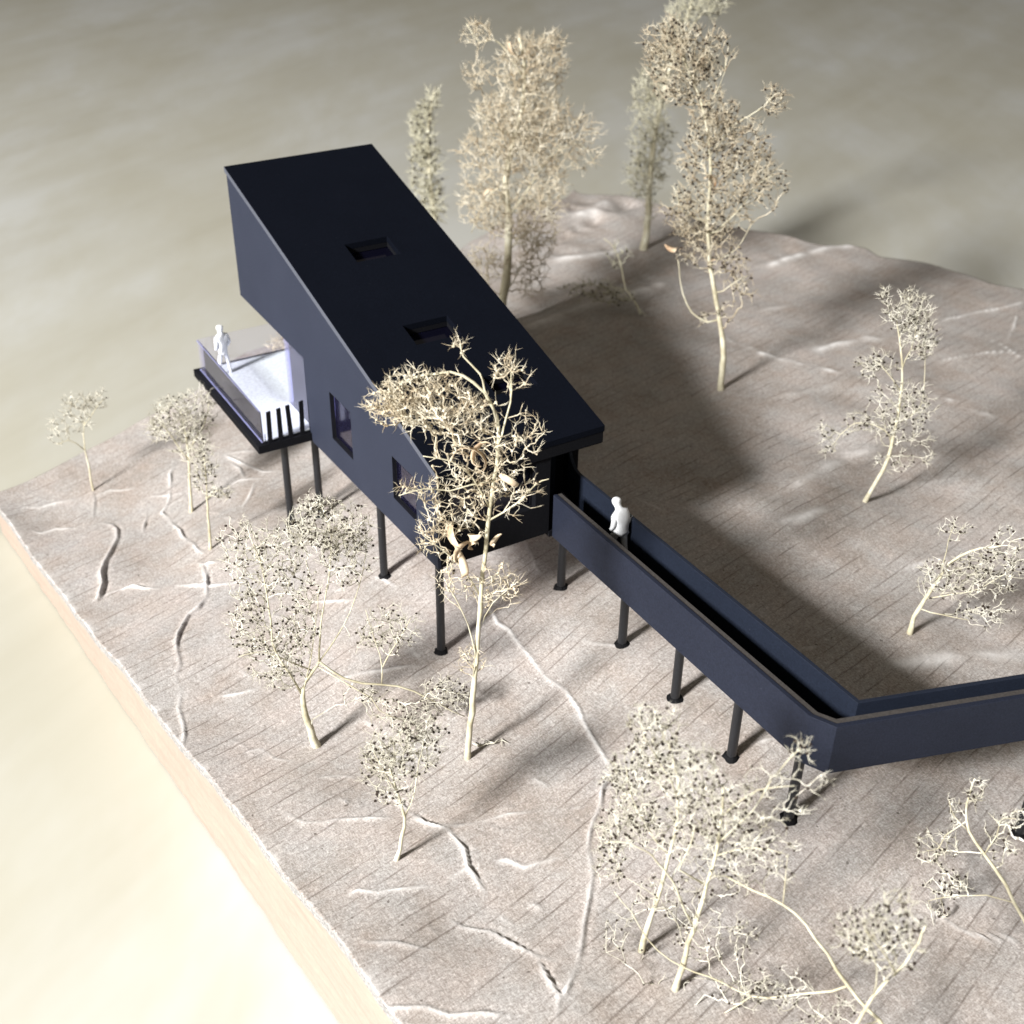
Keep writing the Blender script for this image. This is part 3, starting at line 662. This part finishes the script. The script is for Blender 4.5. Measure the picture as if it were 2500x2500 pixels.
# ------------------------------------------------------------------ dried-sprig trees
class Acc:
    def __init__(s): s.v = []; s.f = []; s.n = 0
    def add(s, v, f): s.v.append(v); s.f.append(f + s.n); s.n += len(v)
    def build(s, name, mat, parent, smooth=False):
        v = np.vstack(s.v); f = [tuple(x) for a in s.f for x in a.tolist()]
        me = bpy.data.meshes.new(name); me.from_pydata(v.tolist(), [], f); me.update()
        return link(name, me, mat, parent, smooth)
def frames(d):
    d = d/(np.linalg.norm(d, axis=1)[:, None]+1e-9)
    a = np.where(np.abs(d[:, 2:3]) > .9, np.array([[1., 0, 0]]), np.array([[0, 0, 1.]]))
    u = np.cross(d, a); u /= np.linalg.norm(u, axis=1)[:, None]+1e-9
    return u, np.cross(d, u)
def segs(acc, A, B, ra, rb, sides=4):
    u, v = frames(B-A); n = len(A); ang = np.arange(sides)*2*math.pi/sides
    ring = u[:, None]*np.cos(ang)[None, :, None] + v[:, None]*np.sin(ang)[None, :, None]
    V = np.concatenate([A[:, None] + ring*ra[:, None, None], B[:, None] + ring*rb[:, None, None]], 1).reshape(-1, 3)
    base = np.arange(n)[:, None]*2*sides; k = np.arange(sides); j = (k+1) % sides
    F = np.stack([base+k, base+j, base+j+sides, base+k+sides], -1).reshape(-1, 4); acc.add(V, F)
def spikes(acc, A, B, r, sides=3):
    u, v = frames(B-A); n = len(A); ang = np.arange(sides)*2*math.pi/sides
    ring = u[:, None]*np.cos(ang)[None, :, None] + v[:, None]*np.sin(ang)[None, :, None]
    V = np.concatenate([A[:, None] + ring*r[:, None, None], B[:, None]], 1).reshape(-1, 3)
    base = np.arange(n)[:, None]*(sides+1); k = np.arange(sides); j = (k+1) % sides
    F = np.stack([base+k, base+j, np.broadcast_to(base+sides, (n, sides))], -1).reshape(-1, 3); acc.add(V, F)
ICO = None
def blobs_at(acc, Pn, r, oct_=False):
    global ICO
    if ICO is None:
        bm = bmesh.new(); bmesh.ops.create_icosphere(bm, subdivisions=1, radius=1)
        ICO = (np.array([v.co[:] for v in bm.verts]), np.array([[v.index for v in f.verts] for f in bm.faces])); bm.free()
    v, f = ICO; n = len(Pn)
    V = (Pn[:, None] + v[None]*r[:, None, None]*np.array([1, 1, .9])).reshape(-1, 3)
    F = (f[None] + (np.arange(n)*len(v))[:, None, None]).reshape(-1, 3); acc.add(V, F)

def leaf_mesh(center, size, g, parent):
    """curled ribbon of dry leaf"""
    n = 9; m = 3; ax = g.normal(size=3); ax /= np.linalg.norm(ax); u = np.cross(ax, g.normal(size=3)); u /= np.linalg.norm(u); w = np.cross(ax, u)
    turn = g.uniform(1.6, 4.0); r = size*.42; V = []
    for i in range(n):
        t = i/(n-1); a = turn*(t-.5); wd = size*.17*math.sin(math.pi*(.08+.87*t))**.8
        c = center + u*math.cos(a)*r + w*math.sin(a)*r*1.25 + ax*size*.25*(t-.5)
        for j in range(m):
            s = (j/(m-1)-.5)*2; V.append(c + ax*s*wd + (u*math.cos(a)+w*math.sin(a))*(abs(s)**2)*wd*.25)
    F = [(i*m+j, i*m+j+1, (i+1)*m+j+1, (i+1)*m+j) for i in range(n-1) for j in range(m-1)]
    o = mesh('leaf', V, F, M['leaf'], parent, True)
    s = o.modifiers.new('thick', 'SOLIDIFY'); s.thickness = .008
    return o

def tree(name, label, base_px, trunk, limbs, crown, mat='twig', stem='stem', r0=.09, seed=1, dens=1.0, spike=.22, seeds=.5, pale=.3,
         dense_r=.018, leaves=(), group='dried sprig trees', depth=.9, base=None, cat='tree', off=0.0, seed_r=.042, tip=.014):
    g = np.random.default_rng(seed)
    B = ground_px(*base_px) if base is None else np.array(base, float)
    root = empty(name, tuple(B)); tag(root, label, cat, group)
    nrm = (CAM - B); nrm[2] = 0; nrm /= np.linalg.norm(nrm)
    def at(px, py, d=0.0): return on_plane(P(px, py), nrm, B + nrm*d)
    def path(pts, d0=0, d1=0, wob=.04):
        q = []
        for i, p in enumerate(pts):
            t = i/(len(pts)-1); dd = p[2] if len(p) > 2 else d0+(d1-d0)*t
            q.append(at(p[0], p[1], dd))
        # Catmull-Rom
        q = np.array(q); out = []
        ext = np.vstack([2*q[0]-q[1], q, 2*q[-1]-q[-2]])
        for i in range(1, len(ext)-2):
            a, b, c, d = ext[i-1], ext[i], ext[i+1], ext[i+2]; n = max(2, int(np.linalg.norm(c-b)/.35))
            for j in range(n):
                t = j/n; out.append(.5*((2*b)+(-a+c)*t+(2*a-5*b+4*c-d)*t*t+(-a+3*b-3*c+d)*t**3))
        out.append(q[-1]); out = np.array(out); out[1:] += g.normal(0, wob*.3, (len(out)-1, 3)); return out
    tp = path([(base_px[0], base_px[1], 0)] + [tuple(p) for p in trunk])
    tp[0] = B
    n = len(tp); rad = r0*(1-.72*np.linspace(0, 1, n)**.8)*(1+.07*g.normal(size=n)); rad[0] *= 1.15
    low = tp[0].copy(); low[2] -= .2
    MB().tube([low] + [tuple(p) for p in tp], [rad[0]] + list(rad), 8).build('trunk', M[stem], root, True)
    nodes_ = [tp]; path_len = [np.concatenate([[0], np.cumsum(np.linalg.norm(np.diff(tp, axis=0), axis=1))])]
    for lm in limbs:
        r = lm[0]*.72; lp = path(lm[1], 0, lm[2] if len(lm) > 2 else 0)
        k = int(np.argmin(np.linalg.norm(tp-lp[0], axis=1)))
        if np.linalg.norm(tp[k]-lp[0]) < 1.5: lp[0] = tp[k]
        rr = r*(1-.6*np.linspace(0, 1, len(lp)))
        MB().tube([tuple(p) for p in lp], list(rr), 6).build('branch', M[stem], root, True)
        nodes_.append(lp[1:]); path_len.append(path_len[0][k] + np.cumsum(np.linalg.norm(np.diff(lp, axis=0), axis=1)))
    start = 0
    ND = np.vstack(nodes_); PL = np.concatenate(path_len); nsk = len(ND)
    # no twigs on the bare foot of the trunk
    lowest = max(c[1]+c[3] for c in crown)
    att = []
    for c in crown:
        cx, cy, rx, ry, k = c[:5]; cdp = c[5] if len(c) > 5 else 0
        sc = np.linalg.norm(at(cx+50, cy) - at(cx, cy))/50
        k = max(3, int(k*dens*1.55)); 
        pts = g.normal(size=(k*3, 3)); pts /= np.linalg.norm(pts, axis=1)[:, None]; pts *= (g.uniform(0, 1, (k*3, 1))**.38)*1.08
        # clumping: keep points where a smooth noise is high
        keep = [i for i in range(len(pts)) if mnoise.noise((cx*.1+pts[i, 0]*1.9, cy*.1+pts[i, 1]*1.9, seed+pts[i, 2]*1.9)) > -.16 + .28*g.normal()][:k]
        for i in keep:
            att.append(at(cx+pts[i, 0]*rx, cy+pts[i, 1]*ry, cdp + off + pts[i, 2]*min(rx, ry*1.3)*sc*depth))
    att = np.array(att); na = len(att)
    allp = np.vstack([ND, att]); pl = np.concatenate([PL, np.zeros(na)]); par = np.full(nsk+na, -1); par[:nsk] = -2
    bf = .30
    D = np.linalg.norm(att[:, None]-ND[None], axis=2); cost = D + bf*PL[None]
    cost[:, :2] += 50
    bi = cost.argmin(1); bc = cost.min(1); done = np.zeros(na, bool)
    for _ in range(na):
        i = int(np.argmin(np.where(done, 1e9, bc))); done[i] = True; j = bi[i]; par[nsk+i] = j
        pl[nsk+i] = pl[j] + np.linalg.norm(allp[nsk+i]-allp[j])
        d = np.linalg.norm(att-att[i], axis=1) + bf*pl[nsk+i]
        m = (~done) & (d < bc); bc[m] = d[m]; bi[m] = nsk+i
    cnt = np.ones(nsk+na)
    order = nsk + np.argsort(-pl[nsk:])
    for i in order:
        if par[i] >= 0: cnt[par[i]] += cnt[i]
    rr = tip*.66*np.minimum(cnt, 60)**.19; rr[:nsk] = 0.03
    rr = np.minimum(rr, r0*.4); dense_r = dense_r*.60
    ci = np.arange(nsk, nsk+na); A = allp[par[ci]]; Bp = allp[ci]; L = np.linalg.norm(Bp-A, axis=1)
    ra = np.where(par[ci] < nsk, rr[ci]*1.25, np.minimum(rr[par[ci]], rr[ci]*1.4)); rb = rr[ci]
    tw = Acc(); se = Acc()
    # bent in two places
    k1 = A + (Bp-A)*.36 + g.normal(0, 1, A.shape)*(L*.085)[:, None]; k2 = A + (Bp-A)*.7 + g.normal(0, 1, A.shape)*(L*.06)[:, None]
    segs(tw, A, k1, ra, (ra*2+rb)/3); segs(tw, k1, k2, (ra*2+rb)/3, (ra+2*rb)/3); segs(tw, k2, Bp, (ra+2*rb)/3, rb)
    # forked tips: two or three spikes at every node, sometimes forked again
    dirv = (Bp-A)/(L[:, None]+1e-9); out = Bp - att.mean(0); out /= np.linalg.norm(out, axis=1)[:, None]+1e-9
    leafn = cnt[ci] <= 1
    for rep in range(4):
        m = g.uniform(size=na) < (.92, .75, .45, .2)[rep]
        if rep >= 2: m &= (leafn | (g.uniform(size=na) < .35))
        if not m.any(): continue
        d = dirv[m]*.6 + out[m]*.25 + g.normal(0, .62, (m.sum(), 3)) + np.array([0, 0, .22]); d /= np.linalg.norm(d, axis=1)[:, None]
        ln = spike*g.uniform(.45, 1.25, m.sum()); E = Bp[m] + d*ln[:, None]
        bend = Bp[m] + d*(ln*.55)[:, None] + g.normal(0, .018, (m.sum(), 3))
        segs(tw, Bp[m], bend, np.full(m.sum(), dense_r*.85), np.full(m.sum(), dense_r*.75), 3)
        spikes(tw, bend, E, np.full(m.sum(), dense_r*.75))
        f2 = g.uniform(size=m.sum()) < .55
        if f2.any():
            d2 = d[f2] + g.normal(0, .7, (f2.sum(), 3)); d2 /= np.linalg.norm(d2, axis=1)[:, None]
            spikes(tw, bend[f2], bend[f2] + d2*(ln[f2]*.6)[:, None], np.full(f2.sum(), dense_r*.7))
    m = g.uniform(size=na) < pale
    if m.any(): blobs_at(tw, Bp[m], g.uniform(.026, .045, m.sum()))
    m = g.uniform(size=na) < seeds
    o = tw.build('twigs', M[mat], root); tag(o, kind='stuff')
    if m.any():
        blobs_at(se, Bp[m] + g.normal(0, .02, (m.sum(), 3)), g.uniform(.6, 1.0, m.sum())*seed_r)
        o = se.build('seeds', M['seed'], root); tag(o, kind='stuff')
    for lx, ly, s in leaves: leaf_mesh(at(lx, ly, g.uniform(.1, .5)), s*1.25, g, root)
    return root

G = 'dried sprigs planted as model trees'
tree('dried_tree', 'tall dried sprig with bent brown top in front of the house front', (882, 1430),
     [(890, 1340), (902, 1200), (913, 1060), (925, 960), (936, 880), (941, 810), (928, 765), (893, 720), (850, 702), (800, 708), (752, 722)],
     [(.045, [(941, 800), (915, 735), (905, 705), (875, 672), (868, 652)]), (.04, [(936, 860), (955, 790), (965, 735), (962, 700)], .3), (.035, [(922, 985), (975, 950), (1010, 915), (1035, 905)], .4),
      (.035, [(925, 960), (890, 900), (850, 870), (800, 860)], .5), (.03, [(905, 1120), (860, 1060), (800, 1010)], .4), (.03, [(930, 905), (850, 925), (800, 922), (752, 934)], .5),
      (.035, [(898, 1250), (890, 1200), (860, 1130), (835, 1090)], .3), (.028, [(900, 1190), (930, 1140), (960, 1110)], .3), (.028, [(888, 1300), (893, 1260), (880, 1235)], .2)],
     [(752, 765, 62, 40, 170), (830, 775, 80, 48, 190), (800, 718, 75, 22, 60), (905, 790, 45, 40, 50), (962, 705, 36, 34, 34), (868, 655, 13, 20, 10), (905, 860, 95, 45, 80),
      (860, 925, 70, 45, 70), (960, 925, 62, 50, 60), (820, 1000, 40, 48, 55), (880, 985, 40, 40, 30), (850, 1085, 32, 55, 36), (935, 1105, 52, 42, 70), (995, 820, 32, 45, 30), (888, 1245, 24, 28, 22),
      (775, 920, 30, 14, 14), (735, 735, 20, 20, 16)],
     mat='twig_warm', seed=3, seeds=.06, pale=.42, dens=.78, r0=.085, spike=.27, dense_r=.0145, leaves=[(885, 872, .55), (912, 858, .45), (872, 1010, .6), (905, 1008, .45), (938, 1018, .3), (882, 1045, .5), (868, 1062, .5), (900, 1030, .35), (960, 905, .35)], group=G)
tree('dried_tree', 'wide speckled bush with curved stem and long pale side branch, left of the tall sprig', (597, 1407),
     [(585, 1375), (572, 1330), (572, 1300), (590, 1265), (603, 1248)],
     [(.04, [(603, 1248), (606, 1180), (618, 1100), (625, 1010), (605, 950)]), (.03, [(603, 1248), (650, 1180), (680, 1100), (690, 1050)], -.4), (.045, [(572, 1310), (520, 1230), (505, 1130), (490, 1060), (470, 1010)], .5),
      (.03, [(575, 1290), (595, 1190), (600, 1120)], .3), (.05, [(603, 1248), (650, 1280), (720, 1292), (780, 1302), (830, 1330), (875, 1352)], .2), (.03, [(720, 1290), (722, 1255), (700, 1190), (690, 1150)]),
      (.03, [(722, 1258), (755, 1200), (775, 1165)]), (.028, [(690, 1290), (715, 1340), (760, 1360)], .3), (.03, [(520, 1230), (480, 1230), (450, 1240)], .3)],
     [(620, 1000, 78, 62, 230), (655, 1050, 50, 55, 100), (590, 948, 34, 18, 24), (500, 1060, 76, 55, 120), (465, 1010, 56, 35, 45), (560, 1010, 60, 28, 60, -1.5), (465, 1165, 40, 72, 110), (525, 1240, 58, 62, 150),
      (560, 1175, 55, 45, 80), (560, 1110, 60, 40, 60), (740, 1185, 52, 45, 80), (690, 1200, 30, 30, 22), (840, 1310, 52, 36, 80), (690, 1310, 52, 28, 26), (770, 1350, 72, 36, 70)],
     seed=5, seeds=.42, pale=.08, r0=.125, spike=.20, dense_r=.0135, tip=.012, group=G)
tree('dried_tree', 'small forked sprig near the front paper edge, below the wide bush', (748, 1622), [(757, 1580), (763, 1540), (748, 1495), (735, 1450)],
     [(.03, [(763, 1540), (783, 1495), (790, 1440), (800, 1400)], .3), (.025, [(748, 1495), (725, 1455), (705, 1420)], .4)],
     [(760, 1415, 72, 52, 160), (720, 1450, 38, 48, 66), (800, 1380, 42, 34, 50), (745, 1500, 38, 22, 26)], seed=6, seeds=.4, pale=.08, r0=.065, spike=.2, dense_r=.0135, tip=.012, group=G)
tree('dried_tree', 'leaning sprig with dense crown beside the long paper crack', (1210, 1795), [(1232, 1720), (1255, 1640), (1277, 1560), (1280, 1480), (1262, 1400)],
     [(.03, [(1262, 1620), (1220, 1560), (1190, 1500), (1180, 1450)], .3), (.03, [(1280, 1500), (1240, 1430), (1215, 1390)], .4)],
     [(1200, 1480, 66, 66, 190), (1175, 1560, 54, 48, 110), (1235, 1365, 52, 42, 90), (1245, 1430, 60, 44, 90), (1150, 1620, 34, 46, 46), (1240, 1560, 50, 40, 50)],
     seed=8, seeds=.46, pale=.06, r0=.07, spike=.19, dense_r=.0115, tip=.0105, dens=.85, group=G)
tree('dried_tree', 'forked sprig whose long twig reaches across the last near bridge post', (1274, 1866), [(1300, 1780), (1325, 1700), (1350, 1615), (1362, 1540), (1365, 1480)],
     [(.034, [(1303, 1744), (1285, 1700), (1268, 1660), (1240, 1625), (1220, 1606), (1185, 1590), (1140, 1588)], .4), (.03, [(1268, 1660), (1300, 1600), (1310, 1560)], .5), (.03, [(1355, 1590), (1420, 1530), (1450, 1480), (1490, 1430), (1510, 1410)], .2),
      (.025, [(1362, 1540), (1430, 1490), (1500, 1482)], .3), (.025, [(1350, 1610), (1420, 1600), (1480, 1610)], .3)],
     [(1345, 1520, 85, 60, 190), (1400, 1565, 75, 45, 90), (1300, 1450, 70, 48, 90), (1445, 1475, 40, 34, 16), (1510, 1412, 24, 26, 20), (1525, 1480, 40, 30, 10), (1490, 1530, 40, 30, 9), (1465, 1600, 44, 26, 14), (1300, 1590, 60, 40, 50)],
     seed=9, seeds=.44, pale=.06, r0=.075, spike=.18, dense_r=.011, tip=.0105, dens=.8, group=G)
tree('dried_tree', 'blurred thin sprig nearest the camera, arching in from the bottom edge', (1745, 2090), [(1700, 1990), (1660, 1925), (1621, 1887), (1560, 1800), (1520, 1745), (1478, 1706), (1420, 1678), (1369, 1652)],
     [(.036, [(1600, 1864), (1510, 1876), (1417, 1880), (1362, 1853), (1310, 1835), (1264, 1812), (1220, 1771), (1190, 1720), (1159, 1683)], .6), (.03, [(1417, 1880), (1380, 1905), (1330, 1932)], .2), (.022, [(1478, 1706), (1482, 1660), (1485, 1620)]),
      (.025, [(1660, 1925), (1600, 1945), (1540, 1965)], .3)],
     [(1385, 1640, 75, 50, 66), (1260, 1695, 84, 44, 50), (1350, 1765, 84, 50, 66), (1170, 1780, 52, 60, 36), (1440, 1868, 100, 40, 90), (1250, 1885, 90, 50, 40), (1480, 1640, 40, 30, 12), (1560, 1920, 60, 40, 30)],
     seed=10, seeds=.6, pale=.08, r0=.058, spike=.13, dense_r=.0105, tip=.010, seed_r=.036, dens=.85, group=G)
tree('dried_tree', 'low speckled sprig at the bottom right, below the bent end of the bridge', (1560, 2060), [(1600, 1960), (1650, 1880), (1690, 1835), (1713, 1808), (1735, 1775), (1747, 1745)],
     [(.026, [(1690, 1835), (1660, 1790), (1630, 1750)], .4), (.024, [(1650, 1880), (1655, 1830), (1645, 1800)], .3)],
     [(1660, 1750, 84, 44, 120), (1700, 1700, 46, 26, 26), (1680, 1800, 70, 34, 40), (1610, 1770, 40, 40, 30)], seed=11, seeds=.5, pale=.08, r0=.06, spike=.14, dense_r=.0105, tip=.0105, dens=.85, group=G)
tree('dried_tree', 'sparse sprig with bare zigzag stem at the lower right margin', (1985, 1822), [(1958, 1780), (1932, 1736), (1896, 1670), (1858, 1612), (1828, 1567), (1824, 1530), (1827, 1500), (1839, 1467)],
     [(.024, [(1896, 1690), (1830, 1690), (1790, 1692), (1750, 1700)], .4), (.022, [(1828, 1567), (1800, 1540), (1790, 1510)], .3), (.022, [(1858, 1612), (1882, 1575), (1890, 1545), (1915, 1545)], .2), (.02, [(1800, 1545), (1770, 1600), (1750, 1605)], .4)],
     [(1835, 1495, 22, 28, 16), (1765, 1600, 45, 36, 40), (1790, 1670, 46, 32, 40), (1885, 1585, 36, 50, 24), (1760, 1725, 40, 24, 16), (1800, 1530, 20, 30, 10), (1915, 1545, 24, 20, 14)], seed=12, seeds=.45, pale=.25, r0=.055, spike=.17, dense_r=.0135, group=G)
tree('dried_tree', 'medium sprig with curved bare foot on the open ground at right', (1632, 946), [(1655, 905), (1676, 862), (1690, 800), (1702, 720), (1700, 660), (1690, 600)],
     [(.035, [(1688, 835), (1668, 810), (1630, 798), (1600, 806), (1572, 838)], .2), (.035, [(1700, 740), (1672, 700), (1650, 680)], .3), (.03, [(1690, 800), (1735, 770), (1745, 700), (1745, 640)], -.3), (.03, [(1700, 700), (1725, 640), (1730, 590)], .2)],
     [(1715, 592, 46, 42, 130), (1735, 640, 34, 42, 80), (1655, 690, 42, 24, 50), (1690, 780, 56, 62, 120), (1738, 770, 24, 50, 34), (1565, 820, 30, 34, 24), (1620, 800, 30, 24, 20), (1750, 850, 16, 34, 14), (1690, 870, 36, 22, 18), (1670, 560, 14, 16, 10)],
     seed=13, seeds=.36, pale=.1, r0=.08, spike=.26, dense_r=.0175, seed_r=.052, tip=.016, group=G)
tree('dried_tree', 'low spreading sprig leaning right at the right margin behind the bridge', (1716, 1195), [(1726, 1165), (1745, 1130), (1775, 1085), (1810, 1050), (1850, 1035), (1890, 1030)],
     [(.03, [(1745, 1130), (1800, 1120), (1850, 1110), (1900, 1080)], .3), (.025, [(1775, 1085), (1790, 1020), (1800, 990)], .2), (.03, [(1735, 1150), (1780, 1160), (1830, 1170)], .4)],
     [(1850, 1085, 74, 50, 120), (1900, 1040, 50, 50, 60), (1770, 1090, 46, 44, 40), (1850, 1155, 56, 28, 30), (1810, 1000, 36, 24, 14)], seed=14, seeds=.42, pale=.1, r0=.085, spike=.22, dense_r=.016, seed_r=.05, tip=.015, group=G)
tree('dried_tree', 'largest tall sprig tree with thick brown speckled crown behind the house roof', (1360, 735), [(1364, 656), (1352, 570), (1340, 503), (1335, 421), (1340, 339), (1338, 270), (1325, 200), (1300, 140), (1285, 90)],
     [(.06, [(1353, 613), (1318, 600), (1296, 574), (1283, 530), (1280, 490)], .2), (.05, [(1338, 450), (1390, 400), (1430, 350), (1460, 330)], .3), (.05, [(1338, 300), (1380, 240), (1430, 210), (1460, 180)], .2), (.04, [(1340, 500), (1390, 470), (1420, 420)], .4),
      (.045, [(1335, 420), (1290, 400), (1270, 350)], .4), (.04, [(1325, 210), (1360, 160), (1370, 110)], .3), (.04, [(1350, 560), (1390, 530), (1410, 520)], .3)],
     [(1285, 120, 64, 76, 330), (1265, 75, 50, 40, 90), (1345, 100, 40, 50, 60), (1345, 225, 50, 60, 190), (1395, 285, 60, 72, 230), (1325, 300, 50, 60, 120), (1345, 395, 80, 62, 210), (1435, 345, 50, 56, 110), (1460, 190, 24, 30, 34),
      (1335, 465, 62, 46, 100), (1390, 510, 36, 36, 44), (1285, 400, 36, 50, 60), (1400, 555, 26, 20, 14), (1370, 590, 22, 18, 12), (1330, 600, 18, 14, 8)],
     mat='twig_brown', seed=15, seeds=.36, pale=.15, r0=.125, spike=.30, dense_r=.019, seed_r=.062, tip=.02, leaves=[(1340, 350, .6), (1348, 500, .4), (1262, 460, .6)], group=G)
tree('dried_tree', 'slender olive sprig half hidden behind the largest tree', (1214, 470), [(1222, 420), (1226, 340), (1235, 260), (1250, 180), (1275, 90), (1300, 20), (1310, -30)],
     [(.06, [(1226, 360), (1205, 310), (1200, 270)], .3), (.05, [(1285, 70), (1330, 20), (1345, -20)], .3)],
     [(1228, 190, 34, 60, 120), (1230, 270, 42, 60, 150), (1218, 330, 38, 40, 90), (1290, 20, 36, 24, 50), (1340, 5, 34, 30, 60), (1270, 60, 24, 40, 30), (1225, 400, 18, 30, 16)],
     mat='twig_far', seed=16, seeds=.15, pale=.2, r0=.2, spike=.4, dense_r=.024, seed_r=.07, tip=.022, dens=1.3, group=G)
tree('dried_tree', 'tall pale sprig tree with broad fluffy crown just behind the roof edge', (944, 618), [(950, 560), (958, 490), (960, 410), (954, 340), (968, 270), (985, 200), (990, 130), (980, 70)],
     [(.06, [(985, 150), (955, 95), (930, 75), (905, 80), (880, 45)], .2), (.06, [(955, 350), (930, 360), (905, 400), (890, 440)], .2), (.06, [(960, 410), (1000, 350), (1035, 300), (1060, 270)], .2), (.05, [(960, 470), (1000, 430), (1020, 390)], .3),
      (.05, [(970, 260), (920, 230), (900, 200)], .3), (.04, [(1030, 310), (1075, 270), (1110, 285), (1125, 320)], .2), (.05, [(950, 560), (975, 520), (990, 480)], .2)],
     [(1000, 125, 70, 56, 220), (985, 215, 86, 54, 260), (950, 285, 84, 46, 190), (1040, 260, 60, 60, 130), (948, 385, 60, 70, 170), (1030, 350, 40, 70, 120), (1010, 430, 44, 60, 120), (890, 370, 24, 60, 30), (900, 65, 32, 26, 18), (1100, 270, 34, 60, 44),
      (920, 500, 44, 40, 60), (1000, 520, 36, 40, 50), (1045, 80, 26, 24, 22), (905, 140, 30, 30, 24)],
     mat='twig_warm', seed=17, seeds=.03, pale=.2, r0=.22, spike=.36, dense_r=.021, tip=.019, dens=1.6, leaves=[(982, 85, .8), (925, 370, .5)], group=G)
tree('dried_tree', 'narrow blurred olive sprig farthest back at the left of the roof ridge', (826, 470), [(818, 400), (810, 320), (808, 250), (815, 190), (822, 165)],
     [(.05, [(812, 340), (795, 290), (790, 250)], .3)],
     [(795, 250, 24, 55, 100), (805, 320, 30, 60, 130), (815, 390, 24, 50, 90), (815, 195, 16, 30, 30)], mat='twig_far', seed=18, seeds=.2, pale=.2, r0=.16, spike=.42, dense_r=.034, seed_r=.09, tip=.03, group=G)
tree('dried_tree', 'bushy pale sprig left of the balcony, standing behind its thinner neighbour', (361, 965), [(358, 920), (357, 870), (350, 820), (345, 780)],
     [(.05, [(357, 870), (320, 820), (300, 790)], .3), (.05, [(355, 850), (385, 800), (395, 760)], .2)],
     [(330, 790, 50, 44, 150), (372, 775, 38, 40, 90), (365, 840, 38, 34, 70), (300, 810, 26, 24, 24)], mat='twig', seed=19, seeds=.22, pale=.25, r0=.075, spike=.26, dense_r=.02, seed_r=.05, tip=.017, group=G)
tree('dried_tree', 'thin straight sprig with drooping right twig left of the balcony', (397, 1036), [(394, 990), (391, 940), (388, 890), (385, 850)],
     [(.035, [(391, 930), (415, 925), (430, 940)], .2)],
     [(385, 890, 26, 42, 70), (418, 930, 22, 14, 24), (375, 850, 20, 26, 24)], mat='twig', seed=20, seeds=.25, pale=.2, r0=.06, spike=.24, dense_r=.019, seed_r=.05, tip=.016, group=G)
tree('dried_tree', 'faint solitary sprig at the far left against the pale table', (176, 925), [(168, 885), (160, 850), (158, 820), (160, 785)],
     [(.03, [(160, 845), (130, 830), (110, 840)], .2), (.03, [(158, 810), (180, 770), (195, 755)], .2)],
     [(150, 770, 38, 26, 50), (185, 755, 22, 18, 18), (108, 815, 22, 28, 18), (140, 800, 30, 16, 14)], mat='twig', seed=22, seeds=.1, pale=.2, r0=.045, spike=.26, dense_r=.02, tip=.017, group=G)
tree('dried_tree', 'small half fallen sprig in the dim edge of the house shadow', (1208, 592), [(1196, 565), (1180, 545), (1172, 500), (1160, 470), (1140, 450)],
     [(.03, [(1180, 545), (1140, 540), (1100, 530)], .3), (.03, [(1204, 585), (1225, 605), (1200, 615)], .5)],
     [(1120, 548, 60, 20, 60), (1198, 608, 40, 14, 44), (1165, 480, 22, 28, 16), (1165, 560, 30, 20, 34)], mat='twig_far', seed=23, seeds=.3, pale=.1, r0=.06, spike=.28, dense_r=.022, seed_r=.06, tip=.018, group=G)
tree('dried_tree', 'tiny tuft seen beyond the balcony rail under the overhang', (556, 735), [(548, 700), (540, 665), (532, 645)], [],
     [(532, 648, 26, 16, 40)], mat='twig_warm', seed=24, seeds=.05, pale=.3, r0=.05, spike=.3, dense_r=.024, tip=.02, group=G)

# little debris: a fallen twig at the foot of the tall sprig, crumbs on the paper
def fallen(pts, r, label, seed):
    g = np.random.default_rng(seed); q = [ground_px(*p) for p in pts]
    q = [np.array([a[0], a[1], a[2]+.05+.09*math.sin(math.pi*i/(len(q)-1))]) for i, a in enumerate(q)]
    mb = MB().tube(q, [r*(1-.6*i/(len(q)-1)) for i in range(len(q))], 6)
    for a in q[1:]:
        for _ in range(3):
            d = g.normal(size=3); d[2] = abs(d[2])*.4; mb.tube([a, a+d*.12], [r*.6, r*.15], 4)
    o = mb.build('fallen_twig', M['twig']); tag(o, label, 'twig')
fallen([(893, 1405), (905, 1414), (918, 1410), (932, 1408), (946, 1398)], .035, 'short pale twig lying at the foot of the tall sprig', 1)
print('objects', len(bpy.data.objects), 'tris', sum(len(o.data.polygons) for o in bpy.data.objects if o.type == 'MESH'))
